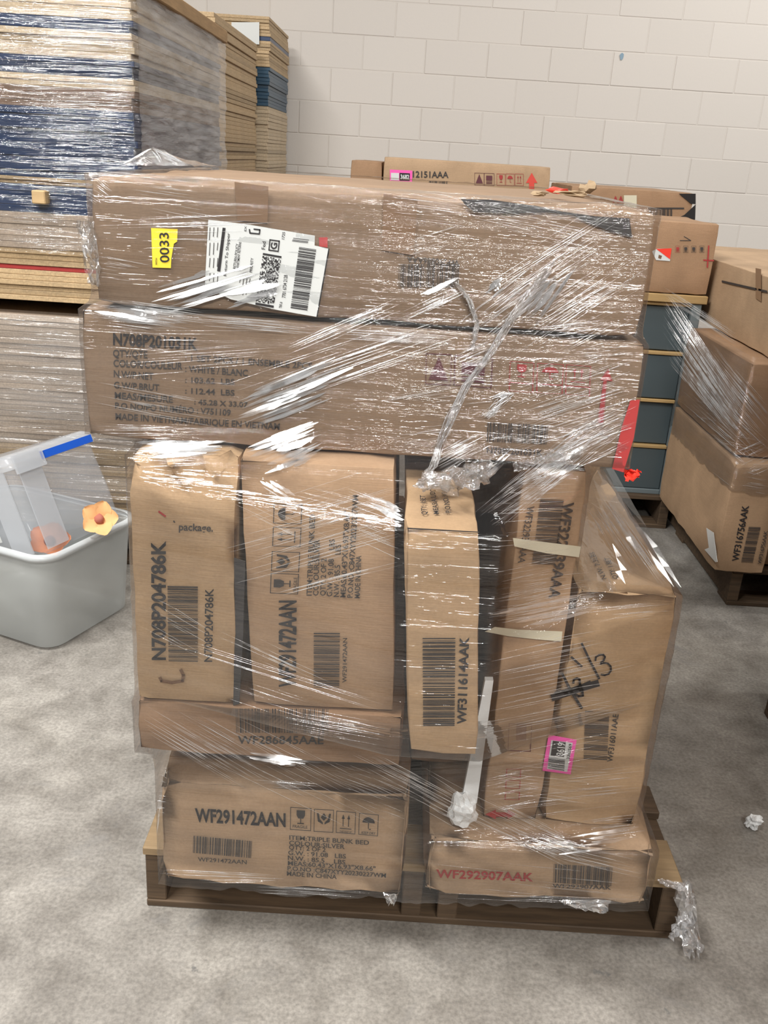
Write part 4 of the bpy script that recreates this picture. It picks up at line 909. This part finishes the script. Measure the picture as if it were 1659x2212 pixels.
# ================================================================== BACKGROUND GOODS ON THE RIGHT
cab_pal = pallet('wooden pallet under the grey drawer unit', .28, 1.175, 3.60, 4.5)
cab = empty('drawer_unit', (.72, 3.62, .14), 'dark blue-grey drawer unit with tan wooden rails, behind the wrapped load', 'cabinet')
CABG = plain('bluegrey_panel', (.062, .082, .09), .45); CABL = plain('bluegrey_edge', (.14, .17, .18), .45); CABR = wood('cabinet_rail', (.55, .36, .15), dark=.8)
x0, x1 = .36, 1.165; H0 = .78
def cb(name, a, b, c, d, e, f_, mat): return link(name, boxmesh(name, a-.72, b-.72, c-3.62, d-3.62, e, f_, .002), mat, cab)
cb('side_panel', x1-.035, x1, 3.62, 4.35, 0, H0, CABL); cb('side_panel', x0, x0+.035, 3.62, 4.35, 0, H0, CABL); cb('back_panel', x0+.035, x1-.035, 4.33, 4.35, 0, H0, CABG)
cb('bottom_panel', x0+.035, x1-.035, 3.625, 4.33, 0, .02, CABL); cb('top_panel', x0-.005, x1+.015, 3.61, 4.36, H0, H0+.03, CABR)
for i in range(4):
    za = .022+i*.19; cb('drawer', x0+.037, x1-.037, 3.632+(.012 if i % 2 else 0), 4.30, za, za+.170, CABG); cb('rail', x0+.036, x1-.036, 3.626, 3.66, za+.173, za+.186, CABR)
M_ = carton('carton', 'tan carton with small red print standing on the grey drawer unit', .70, 1.18, 3.62, 4.1, .951, 1.215, CARD_D, seed=21)
f = Face(M_, 'Y', 3.62); Z = zc(700, 320, 1.73)
f.stroke([Z(1437, 365), Z(1432, 445)], 3, REDINK, 'printed_mark'); f.stroke([Z(1418, 418), Z(1455, 420)], 3, REDINK, 'printed_mark'); f.stroke([Z(1330, 345), Z(1370, 345), Z(1345, 330)], 1.5, INK2, 'printed_mark')
for i in range(4): f.uv(Z(1312+i*30, 390), Z(1330+i*30, 390), Z(1312+i*30, 365), icon('bin'), REDINK if i == 0 else INK2, 'handling_symbol')
f.poly([Z(1225, 385), Z(1245, 375), Z(1298, 375), Z(1292, 422), Z(1240, 418)], WHITEPAPER, 'snack_sticker', .2); f.poly([Z(1240, 376), Z(1298, 374), Z(1292, 415)], RED, 'sticker_panel', .6); f.poly([Z(1250, 398), Z(1262, 402), Z(1258, 414), Z(1248, 410)], BROWNINK, 'sticker_panel', .6)
# a second pallet row behind
pallet('wooden pallet behind the drawer unit, in front of the block wall', -.35, 1.45, 4.62, 5.8)
base1 = carton('carton', 'big plain carton stack base behind the load, under the carton with pink sticker', -.30, .62, 4.62, 5.6, .14, 1.10, CARD_D, seed=22, step=.08)
base2 = carton('carton', 'big plain carton under the black-cornered carton', .66, 1.42, 4.62, 5.6, .14, 1.07, CARD_D, seed=23, step=.08)
K_ = carton('carton', 'carton with pink number sticker and red arrow, beyond the top of the load', -.105, .675, 4.60, 5.3, 1.102, 1.375, CARD_P, seed=24)
K2 = carton('carton', 'plain brown carton right beside the carton with the pink number sticker', -.262, -.11, 4.66, 5.3, 1.102, 1.352, CARD_D, seed=25)
f = Face(K_, 'Y', 4.60)
f.text('12151AAA', Z(332, 109), Z(465, 111), Z(332, 86), INK2, .02, 'printed_code'); f.bars(Z(392, 140), Z(460, 141), Z(392, 122), INK2, 16)
f.uv(Z(562, 138), Z(598, 139), Z(562, 92), icon('warn'), PURINK, 'handling_symbol'); f.uv(Z(598, 139), Z(636, 140), Z(598, 93), icon('bin'), PURINK, 'handling_symbol')
for i, k in enumerate(('glass', 'umbrella', 'arrows')): f.uv(Z(645+i*34, 140), Z(677+i*34, 141), Z(645+i*34, 95), icon(k), REDINK, 'handling_symbol')
f.poly([Z(766, 152), Z(785, 152), Z(785, 130), Z(797, 130), Z(776, 92), Z(754, 130), Z(766, 130)], plain('bright_red_ink', (.6, .06, .04), .6), 'printed_arrow')
f.sub = f.poly([Z(246, 80), Z(330, 84), Z(328, 160), Z(246, 160)], PINK, 'pink_sticker', .3); f.poly([Z(282, 92), Z(321, 94), Z(320, 122), Z(282, 121)], BLACK, 'sticker_panel', 1); f.text('3682', Z(286, 115), Z(318, 116), Z(286, 99), WHITEPAPER, .03, 'sticker_number', 1.6)
f.poly([Z(250, 92), Z(280, 93), Z(280, 120), Z(250, 119)], WHITEPAPER, 'sticker_panel', 1)
L_ = carton('carton', 'brown carton with black corner patches, above the tan carton on the drawer unit', .78, 1.36, 4.62, 5.3, 1.072, 1.302, CARD_D, seed=26)
f = Face(L_, 'Y', 4.62)
f.poly([Z(1325, 170), Z(1388, 170), Z(1388, 210), Z(1370, 208)], BLACK, 'black_corner', .2, .001); f.poly([Z(1388, 210), Z(1386, 268), Z(1310, 265), Z(1345, 250), Z(1372, 225)], BLACK, 'black_corner', .2, .001)
f.poly([Z(1120, 176), Z(1168, 176), Z(1168, 230), Z(1120, 225)], MASK, 'masking_tape', .1); f.text('AA', Z(1078, 205), Z(1120, 205), Z(1078, 180), REDINK, .02); f.bars(Z(1215, 262), Z(1300, 263), Z(1215, 224), INK2, 20)
f.poly([Z(1210, 222), Z(1345, 222), Z(1345, 228), Z(1210, 228)], INK2, 'printed_mark')

# right-hand pallet load
RG = None
rp = pallet('wooden pallet under the film-wrapped cartons at the edge of the aisle', 1.20, 2.2, 2.90, 4.10)
n0 = len(CARTONS)
P_ = carton('carton', 'long tan carton with sideways code, lowest on the aisle-side pallet', 1.115, 1.285, 2.855, 3.59, .141, .53, CARD, film='right', seed=31)
P2 = carton('carton', 'tan carton next to the lowest coded carton on the aisle-side pallet', 1.30, 2.05, 2.93, 3.8, .141, .53, CARD, film='right', seed=32, step=.08)
Q_ = carton('carton', 'dark brown film-covered carton in the middle of the aisle-side pallet', 1.12, 1.95, 2.90, 3.59, .532, .84, CARD_D, film='right', seed=33, step=.06)
N_ = carton('carton', 'wide pale carton on top of the aisle-side pallet load', 1.20, 2.1, 2.80, 4.45, .842, 1.085, CARD_P, film=None, seed=34, step=.06)
f = Face(P_, 'Y', 2.855); Z = zc(1300, 400, 2.4577)
f.text('WF316756AAK', Z(724, 1995), Z(780, 1700), Z(690, 1993), INK, .02, 'printed_code'); f.bars(Z(800, 2003), Z(842, 1815), Z(738, 2000), INK2, 40, seed=15); f.text('WF316756AAK', Z(845, 2010), Z(880, 1835), Z(826, 2008), INK2, .014, 'printed_code')
f = Face(P_, 'X', 1.115)
f.poly([Z(562, 1820), Z(600, 1845), Z(620, 2000), Z(610, 2002), Z(552, 1935), Z(575, 1925)], plain('pale_tape', (.66, .66, .64), .3), 'tape_flap', .5, .001)
f = Face(N_, 'X', 1.20)
f.poly([Z(640, 505), Z(882, 560), Z(882, 572), Z(640, 516)], INK2, 'printed_mark'); f.poly([Z(820, 440), Z(850, 446), Z(850, 620), Z(820, 600)], TAPE, 'packing_tape')
wr = empty('stretch_wrap', (1.5, 3.4, .2), 'loose shiny stretch film around the cartons on the aisle-side pallet', 'stretch film')
bxr = [(p, a, b) for (fm, p, a, b) in CARTONS if fm == 'right']
V, Fc, UV = film_surface(bxr, (1.5, 3.4), .43, .86, nth=360, nz=50, seed=8, fold=0, ragged=.015, amp=.003)
film_object(wr, V, Fc, UV, FILM); bvr = BVHTree.FromPolygons(V, Fc)
GR = [(1560, 690, 1659, 740, 8, 16, 1.3, .3), (1500, 760, 1659, 950, 60, 44, 1.3, .5), (1470, 830, 1659, 1000, 26, 40, 1.3, .5), (1590, 940, 1659, 975, 12, 26, 1.8, .4), (1480, 900, 1659, 940, 14, 40, 1.2, .6), (1480, 1000, 1600, 1090, 20, 40, 1.2, .7), (1590, 990, 1659, 960, 20, 50, 1.3, .5), (1600, 1050, 1659, 1060, 16, 50, 1.2, .6)]
g = link('film_wrinkle', strands_mesh(bvr, GR, wr, 9), STRAND, wr, True); g['kind'] = 'stuff'
# slack fan of film pulled from that pallet toward the drawer unit
fa, fb = atY((1420, 610), 3.45), atY((1440, 780), 3.45); fcx, fd = atY((1600, 960), 2.9), atY((1610, 720), 2.9)
fan = BVHTree.FromPolygons([fa, fd, fcx, fb], [(0, 1, 2, 3)])
FG = [(1425, 640, 1600, 900, 46, 24, 1.3, .35), (1425, 620, 1605, 740, 16, 14, 1.3, .35), (1430, 700, 1590, 930, 46, 30, 1.2, .5), (1440, 760, 1600, 955, 24, 14, 1.2, .4)]
g = link('film_wrinkle', strands_mesh(fan, FG, wr, 19), STRAND, wr, True); g['kind'] = 'stuff'
# off to the side, just entering the frame: another pallet with cartons
pallet('wooden pallet with one carton just beyond the foam scrap', 1.085, 2.1, 1.15, 2.22)
carton('carton', 'red-brown carton on the pallet just beyond the foam scrap', 1.12, 2.05, 1.2, 2.34, .141, 1.65, CARD_D, seed=41, step=.08)
pallet('unseen wooden pallet added beside the camera, under the light-blocking carton', .88, 1.9, .0, 1.08)  # added out of view: pallet and tall carton keep lamp light off the floor
carton('carton', 'unseen tall carton added beside the camera to block lamp light from the floor', .89, 1.85, .05, 1.05, .141, 2.0, CARD_D, seed=42, step=.08)
